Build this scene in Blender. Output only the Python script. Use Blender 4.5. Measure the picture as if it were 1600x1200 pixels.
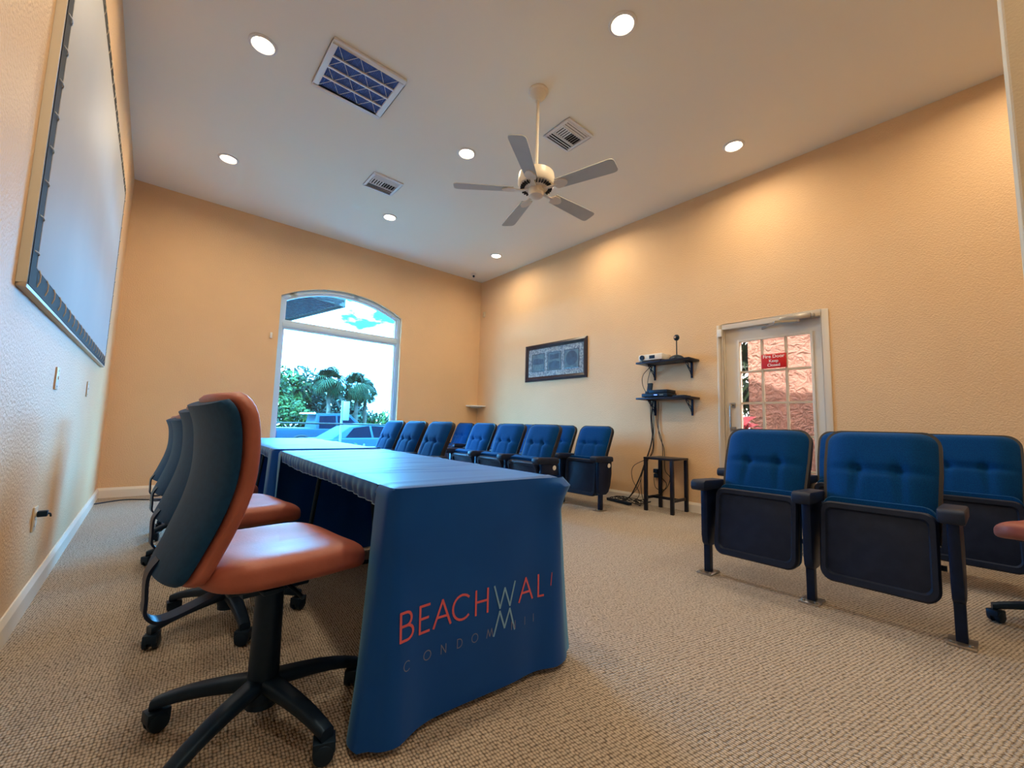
import bpy, bmesh, math, random
from mathutils import Vector, Matrix
R = math.radians
PI = math.pi
for o in list(bpy.data.objects):
    bpy.data.objects.remove(o)
scene = bpy.context.scene
COL = scene.collection

# ------------------------------------------------------------------ camera
F_PX, YAW, PITCH, ROLL, CAM_H = 653.6, R(40.613), R(5.638), R(1.541), 0.9375
fw = Vector((math.sin(YAW)*math.cos(PITCH), math.cos(YAW)*math.cos(PITCH), math.sin(PITCH)))
rt = Vector((math.cos(YAW), -math.sin(YAW), 0)); up = rt.cross(fw)
rt2 = math.cos(ROLL)*rt + math.sin(ROLL)*up
up2 = -math.sin(ROLL)*rt + math.cos(ROLL)*up
cam_d = bpy.data.cameras.new('camera'); cam = bpy.data.objects.new('camera', cam_d); COL.objects.link(cam)
cam_d.sensor_fit = 'HORIZONTAL'; cam_d.sensor_width = 36.0; cam_d.lens = 36.0*F_PX/1600.0
cam_d.clip_start = 0.02; cam_d.clip_end = 500
mw = Matrix((rt2, up2, -fw)).transposed().to_4x4(); mw.translation = Vector((0, 0, CAM_H))
cam.matrix_world = mw
scene.camera = cam

# ------------------------------------------------------------------ world, sun, exposure
SKY_STRENGTH = 33.0
LAMP_POWER = 7.3
world = bpy.data.worlds.new('sky'); scene.world = world; world.use_nodes = True
wn = world.node_tree; wn.nodes.clear()
w_out = wn.nodes.new('ShaderNodeOutputWorld'); w_bg = wn.nodes.new('ShaderNodeBackground')
w_tc = wn.nodes.new('ShaderNodeTexCoord'); w_map = wn.nodes.new('ShaderNodeMapping')
w_noise = wn.nodes.new('ShaderNodeTexNoise'); w_ramp = wn.nodes.new('ShaderNodeValToRGB')
w_map.inputs['Scale'].default_value = (1.0, 1.0, 2.6); w_map.inputs['Location'].default_value = (0.35, 0.1, -.27)
w_noise.inputs['Scale'].default_value = 2.6; w_noise.inputs['Detail'].default_value = 7; w_noise.inputs['Roughness'].default_value = .55
w_ramp.color_ramp.elements[0].position = .43; w_ramp.color_ramp.elements[0].color = (.02, .08, .11, 1)
w_ramp.color_ramp.elements[1].position = .49; w_ramp.color_ramp.elements[1].color = (1.0, 1.0, 1.0, 1)
w_bg.inputs['Strength'].default_value = SKY_STRENGTH
wn.links.new(w_tc.outputs['Generated'], w_map.inputs['Vector']); wn.links.new(w_map.outputs[0], w_noise.inputs['Vector'])
wn.links.new(w_noise.outputs['Fac'], w_ramp.inputs['Fac']); wn.links.new(w_ramp.outputs['Color'], w_bg.inputs['Color'])
wn.links.new(w_bg.outputs[0], w_out.inputs['Surface'])

sun_d = bpy.data.lights.new('sun', 'SUN'); sun = bpy.data.objects.new('sun', sun_d); COL.objects.link(sun)
sun_d.energy = 60.0; sun_d.angle = R(.6); sun_d.color = (1, .93, .82)
sun.location = (-10, -5, 12)
sun.rotation_euler = Vector((1.0, .3, -.92)).to_track_quat('-Z', 'Y').to_euler()

def portal(name, loc, rot, sx, sy):
    d = bpy.data.lights.new(name, 'AREA'); d.shape = 'RECTANGLE'; d.size = sx; d.size_y = sy
    d.cycles.is_portal = True
    o = bpy.data.objects.new(name, d); COL.objects.link(o); o.location = loc; o.rotation_euler = rot
portal('window_portal', (2.21, 6.78, 1.65), (R(-90), 0, 0), 1.85, 2.65)
portal('door_portal', (4.93, 1.5, 1.06), (R(90), 0, R(90)), .68, 1.74)

vs = scene.view_settings
scene.display_settings.display_device = 'sRGB'
vs.view_transform = 'Standard'; vs.look = 'None'; vs.gamma = 1.0; vs.use_curve_mapping = False
vs.exposure = 1.02

# ------------------------------------------------------------------ helpers
def S(r, g, b):
    f = lambda c: (c/255/12.92) if c/255 <= .04045 else ((c/255+.055)/1.055)**2.4
    return (f(r), f(g), f(b))

def mat(name, col, rough=.5, metal=0.0, spec=.5, var=None, bump=None, coat=0.0, sheen=0.0, coords='Object', emit=None, tint=None):
    """var=(scale, colour2) mottling; bump=(scale, strength, distance)"""
    m = bpy.data.materials.new(name); m.use_nodes = True
    nt = m.node_tree; b = nt.nodes['Principled BSDF']
    b.inputs['Base Color'].default_value = (*col, 1); b.inputs['Roughness'].default_value = rough
    b.inputs['Metallic'].default_value = metal; b.inputs['Specular IOR Level'].default_value = spec
    if coat: b.inputs['Coat Weight'].default_value = coat; b.inputs['Coat Roughness'].default_value = .15
    if tint: b.inputs['Specular Tint'].default_value = (*tint, 1); b.inputs['Sheen Tint'].default_value = (*tint, 1)
    if sheen: b.inputs['Sheen Weight'].default_value = sheen; b.inputs['Sheen Roughness'].default_value = .4
    if emit: b.inputs['Emission Color'].default_value = (*emit[0], 1); b.inputs['Emission Strength'].default_value = emit[1]
    tc = nt.nodes.new('ShaderNodeTexCoord')
    if var:
        n = nt.nodes.new('ShaderNodeTexNoise'); n.inputs['Scale'].default_value = var[0]; n.inputs['Detail'].default_value = 4
        mx = nt.nodes.new('ShaderNodeMix'); mx.data_type = 'RGBA'
        mr = nt.nodes.new('ShaderNodeMapRange'); mr.inputs[1].default_value = .38; mr.inputs[2].default_value = .62
        nt.links.new(tc.outputs[coords], n.inputs['Vector']); nt.links.new(n.outputs['Fac'], mr.inputs[0])
        nt.links.new(mr.outputs[0], mx.inputs['Factor'])
        mx.inputs['A'].default_value = (*col, 1); mx.inputs['B'].default_value = (*var[1], 1)
        nt.links.new(mx.outputs['Result'], b.inputs['Base Color'])
    if bump:
        n2 = nt.nodes.new('ShaderNodeTexNoise'); n2.inputs['Scale'].default_value = bump[0]; n2.inputs['Detail'].default_value = 2
        bp = nt.nodes.new('ShaderNodeBump'); bp.inputs['Strength'].default_value = bump[1]; bp.inputs['Distance'].default_value = bump[2]
        nt.links.new(tc.outputs[coords], n2.inputs['Vector']); nt.links.new(n2.outputs['Fac'], bp.inputs['Height'])
        nt.links.new(bp.outputs[0], b.inputs['Normal'])
    return m

def glass_mat(name, tint, gloss=1.0):
    m = bpy.data.materials.new(name); m.use_nodes = True; nt = m.node_tree; nt.nodes.clear()
    out = nt.nodes.new('ShaderNodeOutputMaterial'); tr = nt.nodes.new('ShaderNodeBsdfTransparent'); gl = nt.nodes.new('ShaderNodeBsdfGlossy')
    fr = nt.nodes.new('ShaderNodeFresnel'); mx = nt.nodes.new('ShaderNodeMixShader'); mu = nt.nodes.new('ShaderNodeMath'); mu.operation = 'MULTIPLY'
    tr.inputs['Color'].default_value = (*[c**.5 for c in tint], 1)   # light crosses two faces; gl.inputs['Roughness'].default_value = .02; fr.inputs['IOR'].default_value = 1.45
    mu.inputs[1].default_value = gloss
    geo = nt.nodes.new('ShaderNodeNewGeometry'); inv = nt.nodes.new('ShaderNodeMath'); inv.operation = 'SUBTRACT'; inv.inputs[0].default_value = gloss
    nt.links.new(geo.outputs['Backfacing'], inv.inputs[1]); inv.use_clamp = True; nt.links.new(inv.outputs[0], mu.inputs[1])   # only the outer skin reflects
    nt.links.new(fr.outputs[0], mu.inputs[0]); nt.links.new(mu.outputs[0], mx.inputs['Fac'])
    nt.links.new(tr.outputs[0], mx.inputs[1]); nt.links.new(gl.outputs[0], mx.inputs[2]); nt.links.new(mx.outputs[0], out.inputs['Surface'])
    return m

class MB:
    def __init__(s): s.v = []; s.f = []
    def add(s, v, f):
        n = len(s.v); s.v += [tuple(x) for x in v]; s.f += [tuple(i+n for i in q) for q in f]; return s
    def box(s, x0, x1, y0, y1, z0, z1, M=None):
        v = [Vector(c) for c in ((x0,y0,z0),(x1,y0,z0),(x1,y1,z0),(x0,y1,z0),(x0,y0,z1),(x1,y0,z1),(x1,y1,z1),(x0,y1,z1))]
        if M: v = [M @ c for c in v]
        return s.add(v, [(3,2,1,0),(4,5,6,7),(0,1,5,4),(1,2,6,5),(2,3,7,6),(3,0,4,7)])
    def cyl(s, a, b, r0, r1=None, n=16, caps=True):
        a = Vector(a); b = Vector(b); r1 = r0 if r1 is None else r1
        d = (b-a).normalized(); x = d.orthogonal().normalized(); y = d.cross(x)
        v = []; f = []
        for p, r in ((a, r0), (b, r1)):
            for i in range(n):
                t = 2*PI*i/n; v.append(p + x*(r*math.cos(t)) + y*(r*math.sin(t)))
        for i in range(n): j = (i+1) % n; f.append((i, j, n+j, n+i))
        if caps: f.append(tuple(range(n-1, -1, -1))); f.append(tuple(range(n, 2*n)))
        return s.add(v, f)
    def tube(s, pts, r, n=8, caps=True, flat=None):
        """flat=(w,h,side vector): rectangular ribbon section"""
        P = [Vector(p) for p in pts]; v = []; f = []
        side = None
        for i, p in enumerate(P):
            t = (P[min(i+1, len(P)-1)] - P[max(i-1, 0)]).normalized()
            if side is None: side = t.orthogonal().normalized()
            side = (side - t*side.dot(t)).normalized(); u = t.cross(side)
            if flat:
                sd = Vector(flat[2]); sd = (sd - t*sd.dot(t)).normalized(); uu = t.cross(sd); w, h = flat[0]/2, flat[1]/2
                v += [p+sd*w+uu*h, p-sd*w+uu*h, p-sd*w-uu*h, p+sd*w-uu*h]
            else:
                rr = r[i] if isinstance(r, (list, tuple)) else r
                v += [p + side*(rr*math.cos(2*PI*k/n)) + u*(rr*math.sin(2*PI*k/n)) for k in range(n)]
        m = 4 if flat else n
        for i in range(len(P)-1):
            for k in range(m):
                j = (k+1) % m; f.append((i*m+k, i*m+j, (i+1)*m+j, (i+1)*m+k))
        if caps: f.append(tuple(range(m-1, -1, -1))); f.append(tuple((len(P)-1)*m+k for k in range(m)))
        return s.add(v, f)
    def lathe(s, prof, o=(0,0,0), n=24, M=None):
        v = []; f = []
        for r, z in prof:
            for i in range(n):
                t = 2*PI*i/n; q = Vector((r*math.cos(t), r*math.sin(t), z))
                if M: q = M @ q
                v.append(q + Vector(o))
        for k in range(len(prof)-1):
            for i in range(n): j = (i+1) % n; f.append((k*n+i, k*n+j, (k+1)*n+j, (k+1)*n+i))
        f.append(tuple(range(n-1, -1, -1))); f.append(tuple((len(prof)-1)*n+i for i in range(n)))
        return s.add(v, f)
    def prism(s, poly, axis, a, b):
        """poly: 2D points in the other two axes (order x,y,z without axis)"""
        def mk(p, c):
            q = list(p); q.insert(axis, c); return tuple(q)
        n = len(poly); v = [mk(p, a) for p in poly] + [mk(p, b) for p in poly]
        f = [tuple(range(n)), tuple(range(2*n-1, n-1, -1))] + [((i+1) % n, i, n+i, n+(i+1) % n) for i in range(n)]
        return s.add(v, f)
    def grid(s, fn, nu, nv, closed_u=False):
        v = [fn(i/(nu if closed_u else nu-1), j/(nv-1)) for j in range(nv) for i in range(nu)]; f = []
        for j in range(nv-1):
            for i in range(nu if closed_u else nu-1):
                k = (i+1) % nu; f.append((j*nu+i, j*nu+k, (j+1)*nu+k, (j+1)*nu+i))
        return s.add(v, f)
    def build(s, name, material, parent=None, bevel=0.0, seg=2, smooth=35, label=None, loc=None, rot=None):
        me = bpy.data.meshes.new(name); me.from_pydata(s.v, [], s.f); me.update()
        bm = bmesh.new(); bm.from_mesh(me)
        bmesh.ops.remove_doubles(bm, verts=bm.verts, dist=1e-6)
        bmesh.ops.recalc_face_normals(bm, faces=bm.faces)
        if bevel:
            ed = [e for e in bm.edges if len(e.link_faces) == 2 and e.calc_face_angle(0) > R(28)]
            bmesh.ops.bevel(bm, geom=ed, offset=bevel, segments=seg, affect='EDGES', profile=.5, clamp_overlap=True)
        bm.to_mesh(me); bm.free()
        if smooth:
            for p in me.polygons: p.use_smooth = True
            me.set_sharp_from_angle(angle=R(smooth))
        if material: me.materials.append(material)
        o = bpy.data.objects.new(name, me); COL.objects.link(o)
        if parent: o.parent = parent
        if loc: o.location = loc
        if rot: o.rotation_euler = rot
        if label: o['label'] = label
        return o

def thing(name, label, cat, loc=(0,0,0), rz=0.0, group=None):
    o = bpy.data.objects.new(name, None); COL.objects.link(o); o.empty_display_size = .1
    o.location = loc; o.rotation_euler = (0, 0, rz); return tag(o, label, cat, group)
def tag(o, label, cat, group=None):
    o['label'] = label; o['category'] = cat
    if group: o['group'] = group
    return o
def struct(o): o['kind'] = 'structure'; return o
def sroot(name, loc=(0,0,0)):
    o = bpy.data.objects.new(name, None); COL.objects.link(o); o.location = loc; return struct(o)
def copy_tree(o, parent=None):
    c = o.copy(); COL.objects.link(c); c.parent = parent
    for ch in o.children: copy_tree(ch, c)
    return c
def smooth_path(pts, k=6):
    P = [Vector(p) for p in pts]; out = []
    for i in range(len(P)-1):
        a = P[max(i-1, 0)]; b = P[i]; c = P[i+1]; d = P[min(i+2, len(P)-1)]
        for j in range(k):
            t = j/k
            out.append(.5*((2*b) + (c-a)*t + (2*a-5*b+4*c-d)*t*t + (3*b-a-3*c+d)*t**3))
    out.append(P[-1]); return out

# ------------------------------------------------------------------ materials
wall_c = S(227, 192, 150)
M = {}
M['wall'] = mat('wall_paint', wall_c, rough=.52, spec=.26, var=(1.5, tuple(c*.96 for c in wall_c)), bump=(80, .65, .007))
M['wall_grey'] = mat('wall_paint_greige', S(205, 195, 172), rough=.5, spec=.4, bump=(150, .22, .004))
M['ceil'] = mat('ceiling_paint', S(236, 232, 218), rough=.8, spec=.2, bump=(220, .12, .003))
M['trim'] = mat('trim_paint', S(228, 220, 206), rough=.4)
M['white_metal'] = mat('white_metal', S(222, 224, 226), rough=.35)
M['vinyl'] = mat('window_vinyl_blue_flare', S(186, 212, 236), rough=.35)  # white vinyl, with the blue window flare mixed into its colour
M['door_paint'] = mat('door_paint', S(215, 205, 190), rough=.4)
M['muntin'] = mat('muntin_paint', S(196, 176, 150), rough=.45)
M['tint_glass'] = glass_mat('tinted_window_glass', (.11, .51, .98))
M['clear_glass'] = glass_mat('tinted_door_glass', (.085, .088, .085))
M['pic_glass'] = glass_mat('picture_glass', (.95, .97, .98), .3)
M['steel'] = mat('brushed_steel', S(170, 165, 158), rough=.3, metal=.9)
M['chrome'] = mat('chrome', S(190, 192, 195), rough=.18, metal=1.0)
M['black'] = mat('black_plastic', S(10, 24, 42), rough=.45, tint=(.4, .65, 1.0), var=(30, S(16, 30, 46)))
M['blackwood'] = mat('black_wood', S(16, 15, 22), rough=.4, tint=(.5, .65, 1.0), var=(14, S(24, 21, 28)), bump=(60, .08, .002))
M['seat_fabric'] = mat('blue_upholstery', S(6, 62, 116), rough=.85, spec=.2, sheen=.3, tint=(.2, .55, 1.0), var=(260, S(5, 46, 98)), bump=(420, .3, .0015))
M['seat_metal'] = mat('navy_black_metal', S(8, 16, 40), rough=.4, tint=(.4, .6, 1.0), var=(25, S(11, 21, 48)))
M['seat_pan'] = mat('black_moulded_pan', S(18, 25, 42), rough=.5, tint=(.5, .65, 1.0), var=(18, S(24, 32, 50)), bump=(300, .15, .001))
M['piping'] = mat('black_piping', S(8, 12, 26), rough=.5)
M['leather'] = mat('tan_leather', S(162, 94, 82), rough=.46, var=(9, S(148, 84, 72)), bump=(130, .18, .002))
M['shell'] = mat('charcoal_shell_blue_flare', S(10, 48, 88), rough=.6, tint=(.3, .65, 1.0), var=(60, S(12, 54, 96)), bump=(380, .15, .001))  # blue flare from the window is put into the charcoal base colour
M['cloth'] = mat('navy_tablecloth', S(3, 66, 162), rough=.46, spec=.7, sheen=.35, tint=(.25, .75, 1.0), var=(3, S(2, 58, 150)), bump=(500, .12, .001))
M['pink'] = mat('pink_print', S(210, 98, 112), rough=.7)
M['bluegrey'] = mat('blue_grey_print', S(120, 172, 216), rough=.7)
M['faint'] = mat('faint_print', S(118, 128, 166), rough=.7)
M['screen'] = mat('screen_fabric', S(184, 185, 186), rough=.6, spec=.25, var=(1.2, S(178, 180, 182)))
M['screen_frame'] = mat('screen_frame_paint', S(206, 196, 180), rough=.4)
M['velvet'] = mat('black_velvet', S(12, 14, 20), rough=.8)
M['plate'] = mat('almond_plate', S(205, 190, 165), rough=.4)
M['white_plastic'] = mat('white_plastic', S(226, 224, 218), rough=.35)
M['red_sign'] = mat('red_sign', S(205, 22, 28), rough=.35)
M['white_print'] = mat('white_print', S(240, 236, 230), rough=.5)
M['fan_white'] = mat('fan_enamel', S(226, 216, 198), rough=.4)
M['fan_blade'] = mat('fan_blade_board', S(188, 190, 184), rough=.5, var=(4, S(180, 182, 178)))
M['dark_slot'] = mat('dark_slot', S(20, 20, 24), rough=.8)
M['filter'] = mat('pleated_filter', S(84, 118, 186), rough=.8, var=(20, S(70, 102, 170)))
M['frame_wood'] = mat('dark_frame_wood', S(28, 24, 34), rough=.3, var=(12, S(42, 34, 44)))
M['stone_print'] = mat('stone_print', S(168, 172, 170), rough=.6, var=(38, S(96, 104, 116)))
M['art_dark'] = mat('art_slate', S(40, 50, 70), rough=.6, var=(14, S(56, 70, 88)))
M['art_mid'] = mat('art_grey_green', S(92, 110, 116), rough=.6, var=(18, S(72, 88, 100)))
M['led'] = mat('blue_led', S(60, 90, 220), rough=.4, emit=((.1, .2, 1.0), 2.0))
M['asphalt'] = mat('asphalt', S(48, 47, 46), rough=.95, spec=.1, var=(2, S(56, 55, 53)))
M['concrete'] = mat('concrete', S(96, 91, 84), rough=.9, var=(3, S(86, 82, 76)))
M['grass'] = mat('lawn', S(42, 56, 18), rough=.9, spec=.1, var=(3, S(32, 46, 14)))
M['leaf_a'] = mat('oak_leaves', S(44, 58, 18), rough=.7, spec=.1, var=(2.0, S(16, 30, 14)))
M['leaf_b'] = mat('dark_leaves', S(20, 36, 22), rough=.7, spec=.1, var=(2.0, S(8, 20, 16)))
M['leaf_c'] = mat('palm_fronds', S(24, 38, 18), rough=.7, spec=.1, var=(2.0, S(12, 26, 14)))
M['leaf_red'] = mat('croton_leaves', S(205, 30, 60), rough=.5, var=(9, S(150, 20, 40)))
M['bark'] = mat('bark', S(62, 54, 46), rough=.9, spec=.1, var=(6, S(40, 36, 32)), bump=(20, .5, .02))
M['car_blue'] = mat('dark_blue_car_paint', S(18, 34, 46), rough=.6, spec=.03)
M['car_navy'] = mat('slate_car_paint', S(24, 42, 54), rough=.6, spec=.03)
M['car_white'] = mat('pale_car_paint', S(70, 72, 74), rough=.5, spec=.12)
M['car_glass'] = mat('car_window_glass', S(1, 4, 14), rough=.4, spec=.02)
M['tyre'] = mat('tyre_rubber', S(10, 11, 13), rough=.8)
M['tail'] = mat('tail_lamp', S(110, 20, 40), rough=.4, spec=.15)
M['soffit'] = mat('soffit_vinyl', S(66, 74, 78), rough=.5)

# pink stucco: knock-down relief
def stucco():
    m = mat('pink_stucco', S(160, 116, 104), rough=.85, var=(1.0, S(152, 108, 98)))
    nt = m.node_tree; b = nt.nodes['Principled BSDF']; tc = [n for n in nt.nodes if n.type == 'TEX_COORD'][0]
    v = nt.nodes.new('ShaderNodeTexNoise'); v.inputs['Scale'].default_value = 9; v.inputs['Detail'].default_value = 3; v.inputs['Distortion'].default_value = 1.5
    bp = nt.nodes.new('ShaderNodeBump'); bp.inputs['Strength'].default_value = 1.0; bp.inputs['Distance'].default_value = .08
    nt.links.new(tc.outputs['Object'], v.inputs['Vector']); nt.links.new(v.outputs['Fac'], bp.inputs['Height']); nt.links.new(bp.outputs[0], b.inputs['Normal'])
    return m
M['stucco'] = stucco()

# woven loop carpet
def carpet():
    c1, c2 = S(206, 193, 178), S(90, 78, 68)
    m = mat('loop_carpet', c1, rough=.95, spec=.1)
    nt = m.node_tree; b = nt.nodes['Principled BSDF']; tc = [n for n in nt.nodes if n.type == 'TEX_COORD'][0]
    mp = nt.nodes.new('ShaderNodeMapping'); mp.inputs['Rotation'].default_value = (0, 0, R(8)); mp.inputs['Scale'].default_value = (108, 72, 1)
    v = nt.nodes.new('ShaderNodeTexVoronoi'); v.voronoi_dimensions = '2D'; v.inputs['Scale'].default_value = 1.0; v.inputs['Randomness'].default_value = .35
    n = nt.nodes.new('ShaderNodeTexNoise'); n.inputs['Scale'].default_value = 26; n.inputs['Detail'].default_value = 5
    mr = nt.nodes.new('ShaderNodeMapRange'); mr.inputs[1].default_value = .25; mr.inputs[2].default_value = .75; mr.inputs[3].default_value = 1; mr.inputs[4].default_value = 0
    mx = nt.nodes.new('ShaderNodeMix'); mx.data_type = 'RGBA'; mx.inputs['A'].default_value = (*c2, 1); mx.inputs['B'].default_value = (*c1, 1)
    mx2 = nt.nodes.new('ShaderNodeMix'); mx2.data_type = 'RGBA'; mx2.blend_type = 'MULTIPLY'; mx2.inputs['Factor'].default_value = .3
    bp = nt.nodes.new('ShaderNodeBump'); bp.inputs['Strength'].default_value = .8; bp.inputs['Distance'].default_value = .006
    L = nt.links.new
    L(tc.outputs['Object'], mp.inputs['Vector']); L(mp.outputs[0], v.inputs['Vector']); L(tc.outputs['Object'], n.inputs['Vector'])
    L(v.outputs['Distance'], mr.inputs[0]); L(mr.outputs[0], mx.inputs['Factor']); L(mx.outputs['Result'], mx2.inputs['A']); L(n.outputs['Fac'], mx2.inputs['B'])
    L(mx2.outputs['Result'], b.inputs['Base Color']); L(mr.outputs[0], bp.inputs['Height']); L(bp.outputs[0], b.inputs['Normal'])
    return m
M['carpet'] = carpet()

# ------------------------------------------------------------------ room shell
XL, XR, YB, ZC, YF = -.386, 4.815, 6.637, 3.766, -1.6
T = .15
struct(MB().box(XL-T, XR+T, YF-T, YB+T, -.12, 0).build('floor', M['carpet'], smooth=0))
struct(MB().box(XL-T, XR+T, YF-T, YB+T, ZC, ZC+.12).build('ceiling', M['ceil'], smooth=0))
struct(MB().box(XL-T, XL, YF-T, YB+T, 0, ZC).build('wall_left', M['wall'], smooth=0))
struct(MB().box(XL, XR, YF-T, YF, 0, ZC).build('wall_front', M['wall'], smooth=0))
struct(MB().box(1.60, 1.74, YF, -.064, 0, ZC).build('wall_wing', M['wall_grey'], bevel=.006, smooth=0))
# back wall with an arched opening
WX0, WX1, SILL, SPR, CRN = 1.28, 3.145, .42, 2.715, 2.965
hw = (WX1-WX0)/2; rise = CRN-SPR; RAD = (hw*hw+rise*rise)/(2*rise); ACX = (WX0+WX1)/2; ACZ = CRN-RAD
def arch(n, inset=0.0, x0=None, x1=None):
    r = RAD-inset; a = math.asin((hw-inset)/r)
    return [(ACX+r*math.sin(-a+2*a*i/n), ACZ+r*math.cos(-a+2*a*i/n)) for i in range(n+1)]
b = MB()
b.box(XL, WX0, YB, YB+T, 0, ZC); b.box(WX1, XR, YB, YB+T, 0, ZC); b.box(WX0, WX1, YB, YB+T, 0, SILL)
ap = arch(24)
for i in range(24):
    (xa, za), (xb, zb) = ap[i], ap[i+1]
    b.prism([(xa, za), (xb, zb), (xb, ZC), (xa, ZC)], 1, YB, YB+T)
struct(b.build('wall_back', M['wall'], smooth=0))
# right wall with the door opening
DY0, DY1, DZ = 1.006, 2.047, 2.13
b = MB(); b.box(XR, XR+T, YF, DY0, 0, ZC); b.box(XR, XR+T, DY1, YB+T, 0, ZC); b.box(XR, XR+T, DY0, DY1, DZ, ZC)
struct(b.build('wall_right', M['wall'], smooth=0))
# baseboards (stepped profile)
def base_prof(): return [(0, 0), (.016, 0), (.016, .085), (.011, .098), (.006, .112), (0, .112)]
def bb(name, axis, a, c, wallpos, sgn):
    pr = [(wallpos+sgn*x, z) for x, z in base_prof()]
    return struct(MB().prism(pr, axis, a, c).build(name, M['trim'], smooth=20))
bb('baseboard_left', 1, YF, YB, XL, 1)
bb('baseboard_back', 0, XL, XR, YB, -1)
bb('baseboard_right', 1, DY1+.001, YB, XR, -1)
bb('baseboard_corner', 1, YF, DY0-.001, XR, -1)

# ------------------------------------------------------------------ window
win = sroot('window_1', (0, 0, 0))
GY = YB+.085
def arch_ring(n, i0, i1, zb0, zb1):
    """closed outline ring polygons between two insets"""
    o = [(WX0+i0, zb0)] + arch(n, i0) + [(WX1-i0, zb0)]
    q = [(WX0+i1, zb1)] + arch(n, i1) + [(WX1-i1, zb1)]
    return o, q
o, q = arch_ring(24, 0, .055, SILL, SILL+.055)
b = MB()
n = len(o)
for i in range(n-1):
    b.prism([o[i], o[i+1], q[i+1], q[i]], 1, YB+.05, YB+.13)
b.prism([o[0], q[0], q[-1], o[-1]], 1, YB+.05, YB+.13)
b.build('window_frame', M['vinyl'], win, smooth=40)
o, q = arch_ring(24, .055, .085, SILL+.055, SILL+.085)
b = MB()
for i in range(n-1): b.prism([o[i], o[i+1], q[i+1], q[i]], 1, YB+.068, YB+.115)
b.prism([o[0], q[0], q[-1], o[-1]], 1, YB+.068, YB+.115)
b.build('inner_sash', M['vinyl'], win, smooth=40)
b = MB(); b.box(WX0+.05, WX1-.05, YB+.05, YB+.125, 2.245, 2.375); b.box(WX0+.05, WX1-.05, YB+.038, YB+.06, 2.27, 2.335)
b.build('transom_bar', M['vinyl'], win, bevel=.006)
MB().box(WX0+.08, WX1-.08, GY, GY+.006, SILL+.08, 2.25).build('window_pane', M['tint_glass'], win, smooth=0)
gp = [(WX0+.083, 2.37)] + arch(24, .083) + [(WX1-.083, 2.37)]
MB().prism(gp, 1, GY, GY+.006).build('arched_pane', M['tint_glass'], win, smooth=0)
MB().box(WX0-.02, WX1+.02, YB-.02, YB+.05, SILL-.025, SILL+.002).build('window_sill', M['trim'], win, bevel=.004)

# ------------------------------------------------------------------ fire door
door = sroot('door_1')
XD = XR-.012
b = MB(); b.box(XD, XR+.13, DY1-.06, DY1, 0, DZ); b.box(XD, XR+.13, DY0, DY0+.06, 0, DZ); b.box(XD, XR+.13, DY0+.06, DY1-.06, DZ-.06, DZ)
b.build('door_frame', M['door_paint'], door, bevel=.004)
b = MB(); b.box(XR+.03, XR+.05, DY0+.06, DY0+.075, 0, DZ-.06); b.box(XR+.03, XR+.05, DY1-.075, DY1-.06, 0, DZ-.06); b.build('door_stop', M['door_paint'], door)
LX0, LX1 = XR+.05, XR+.094
PY0, PY1, PZ0, PZ1 = 1.165, 1.832, .22, 1.925
b = MB()
b.box(LX0, LX1, DY0+.062, PY0, .008, DZ-.062); b.box(LX0, LX1, PY1, DY1-.062, .008, DZ-.062)
b.box(LX0, LX1, PY0, PY1, PZ1, DZ-.062); b.box(LX0, LX1, PY0, PY1, .008, PZ0)
b.build('door_leaf', M['door_paint'], door, smooth=0)
b = MB()
for (y0, y1, z0, z1) in ((PY0-.018, PY0+.006, PZ0-.018, PZ1+.018), (PY1-.006, PY1+.018, PZ0-.018, PZ1+.018), (PY0, PY1, PZ1-.006, PZ1+.018), (PY0, PY1, PZ0-.018, PZ0+.006)):
    b.box(LX0-.01, LX1+.01, y0, y1, z0, z1)
b.build('glazing_bead', M['door_paint'], door, bevel=.003)
cw = (PY1-PY0)/3; rh = (PZ1-PZ0)/5
for i in (1, 2): MB().box(LX0+.006, LX1-.006, PY0+cw*i-.011, PY0+cw*i+.011, PZ0, PZ1).build('muntin', M['muntin'], door)
for j in (1, 2, 3, 4): MB().box(LX0+.008, LX1-.008, PY0, PY1, PZ0+rh*j-.011, PZ0+rh*j+.011).build('muntin', M['muntin'], door)
for i in range(3):
    for j in range(5):
        MB().box(LX0+.02, LX0+.024, PY0+cw*i+.008, PY0+cw*(i+1)-.008, PZ0+rh*j+.008, PZ0+rh*(j+1)-.008).build('door_pane', M['clear_glass'], door, smooth=0)
hy = 1.915
b = MB(); b.tube(smooth_path([(LX0, hy, 1.225), (LX0-.045, hy, 1.225), (LX0-.062, hy, 1.205), (LX0-.062, hy, .975), (LX0-.045, hy, .955), (LX0, hy, .955)], 3), .011, 10)
b.box(LX0-.006, LX0, hy-.03, hy+.03, 1.195, 1.25); b.box(LX0-.006, LX0, hy-.03, hy+.03, .93, .985)
b.build('pull_handle', M['steel'], door)
b = MB(); b.cyl((LX0-.018, 1.945, .823), (LX0, 1.945, .823), .022, .026, 18); b.box(LX0-.021, LX0-.017, 1.942, 1.948, .812, .834); b.build('deadbolt', M['steel'], door)
MB().box(XD-.03, XD, DY1-.065, DY1-.02, 1.99, 2.075).build('alarm_contact', M['white_plastic'], door, bevel=.004)
b = MB(); b.box(XD-.05, XD, 1.135, 1.40, 2.055, 2.105); b.box(XD-.044, XD, 1.11, 1.135, 2.062, 2.098); b.build('closer_body', M['steel'], door, bevel=.004)
b = MB(); b.tube([(XD-.03, 1.24, 2.045), (XD-.12, 1.42, 2.045)], 0, flat=(.022, .007, (0, 0, 1))); b.tube([(XD-.12, 1.42, 2.037), (LX0, 1.60, 2.037)], 0, flat=(.022, .007, (0, 0, 1)))
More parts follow.
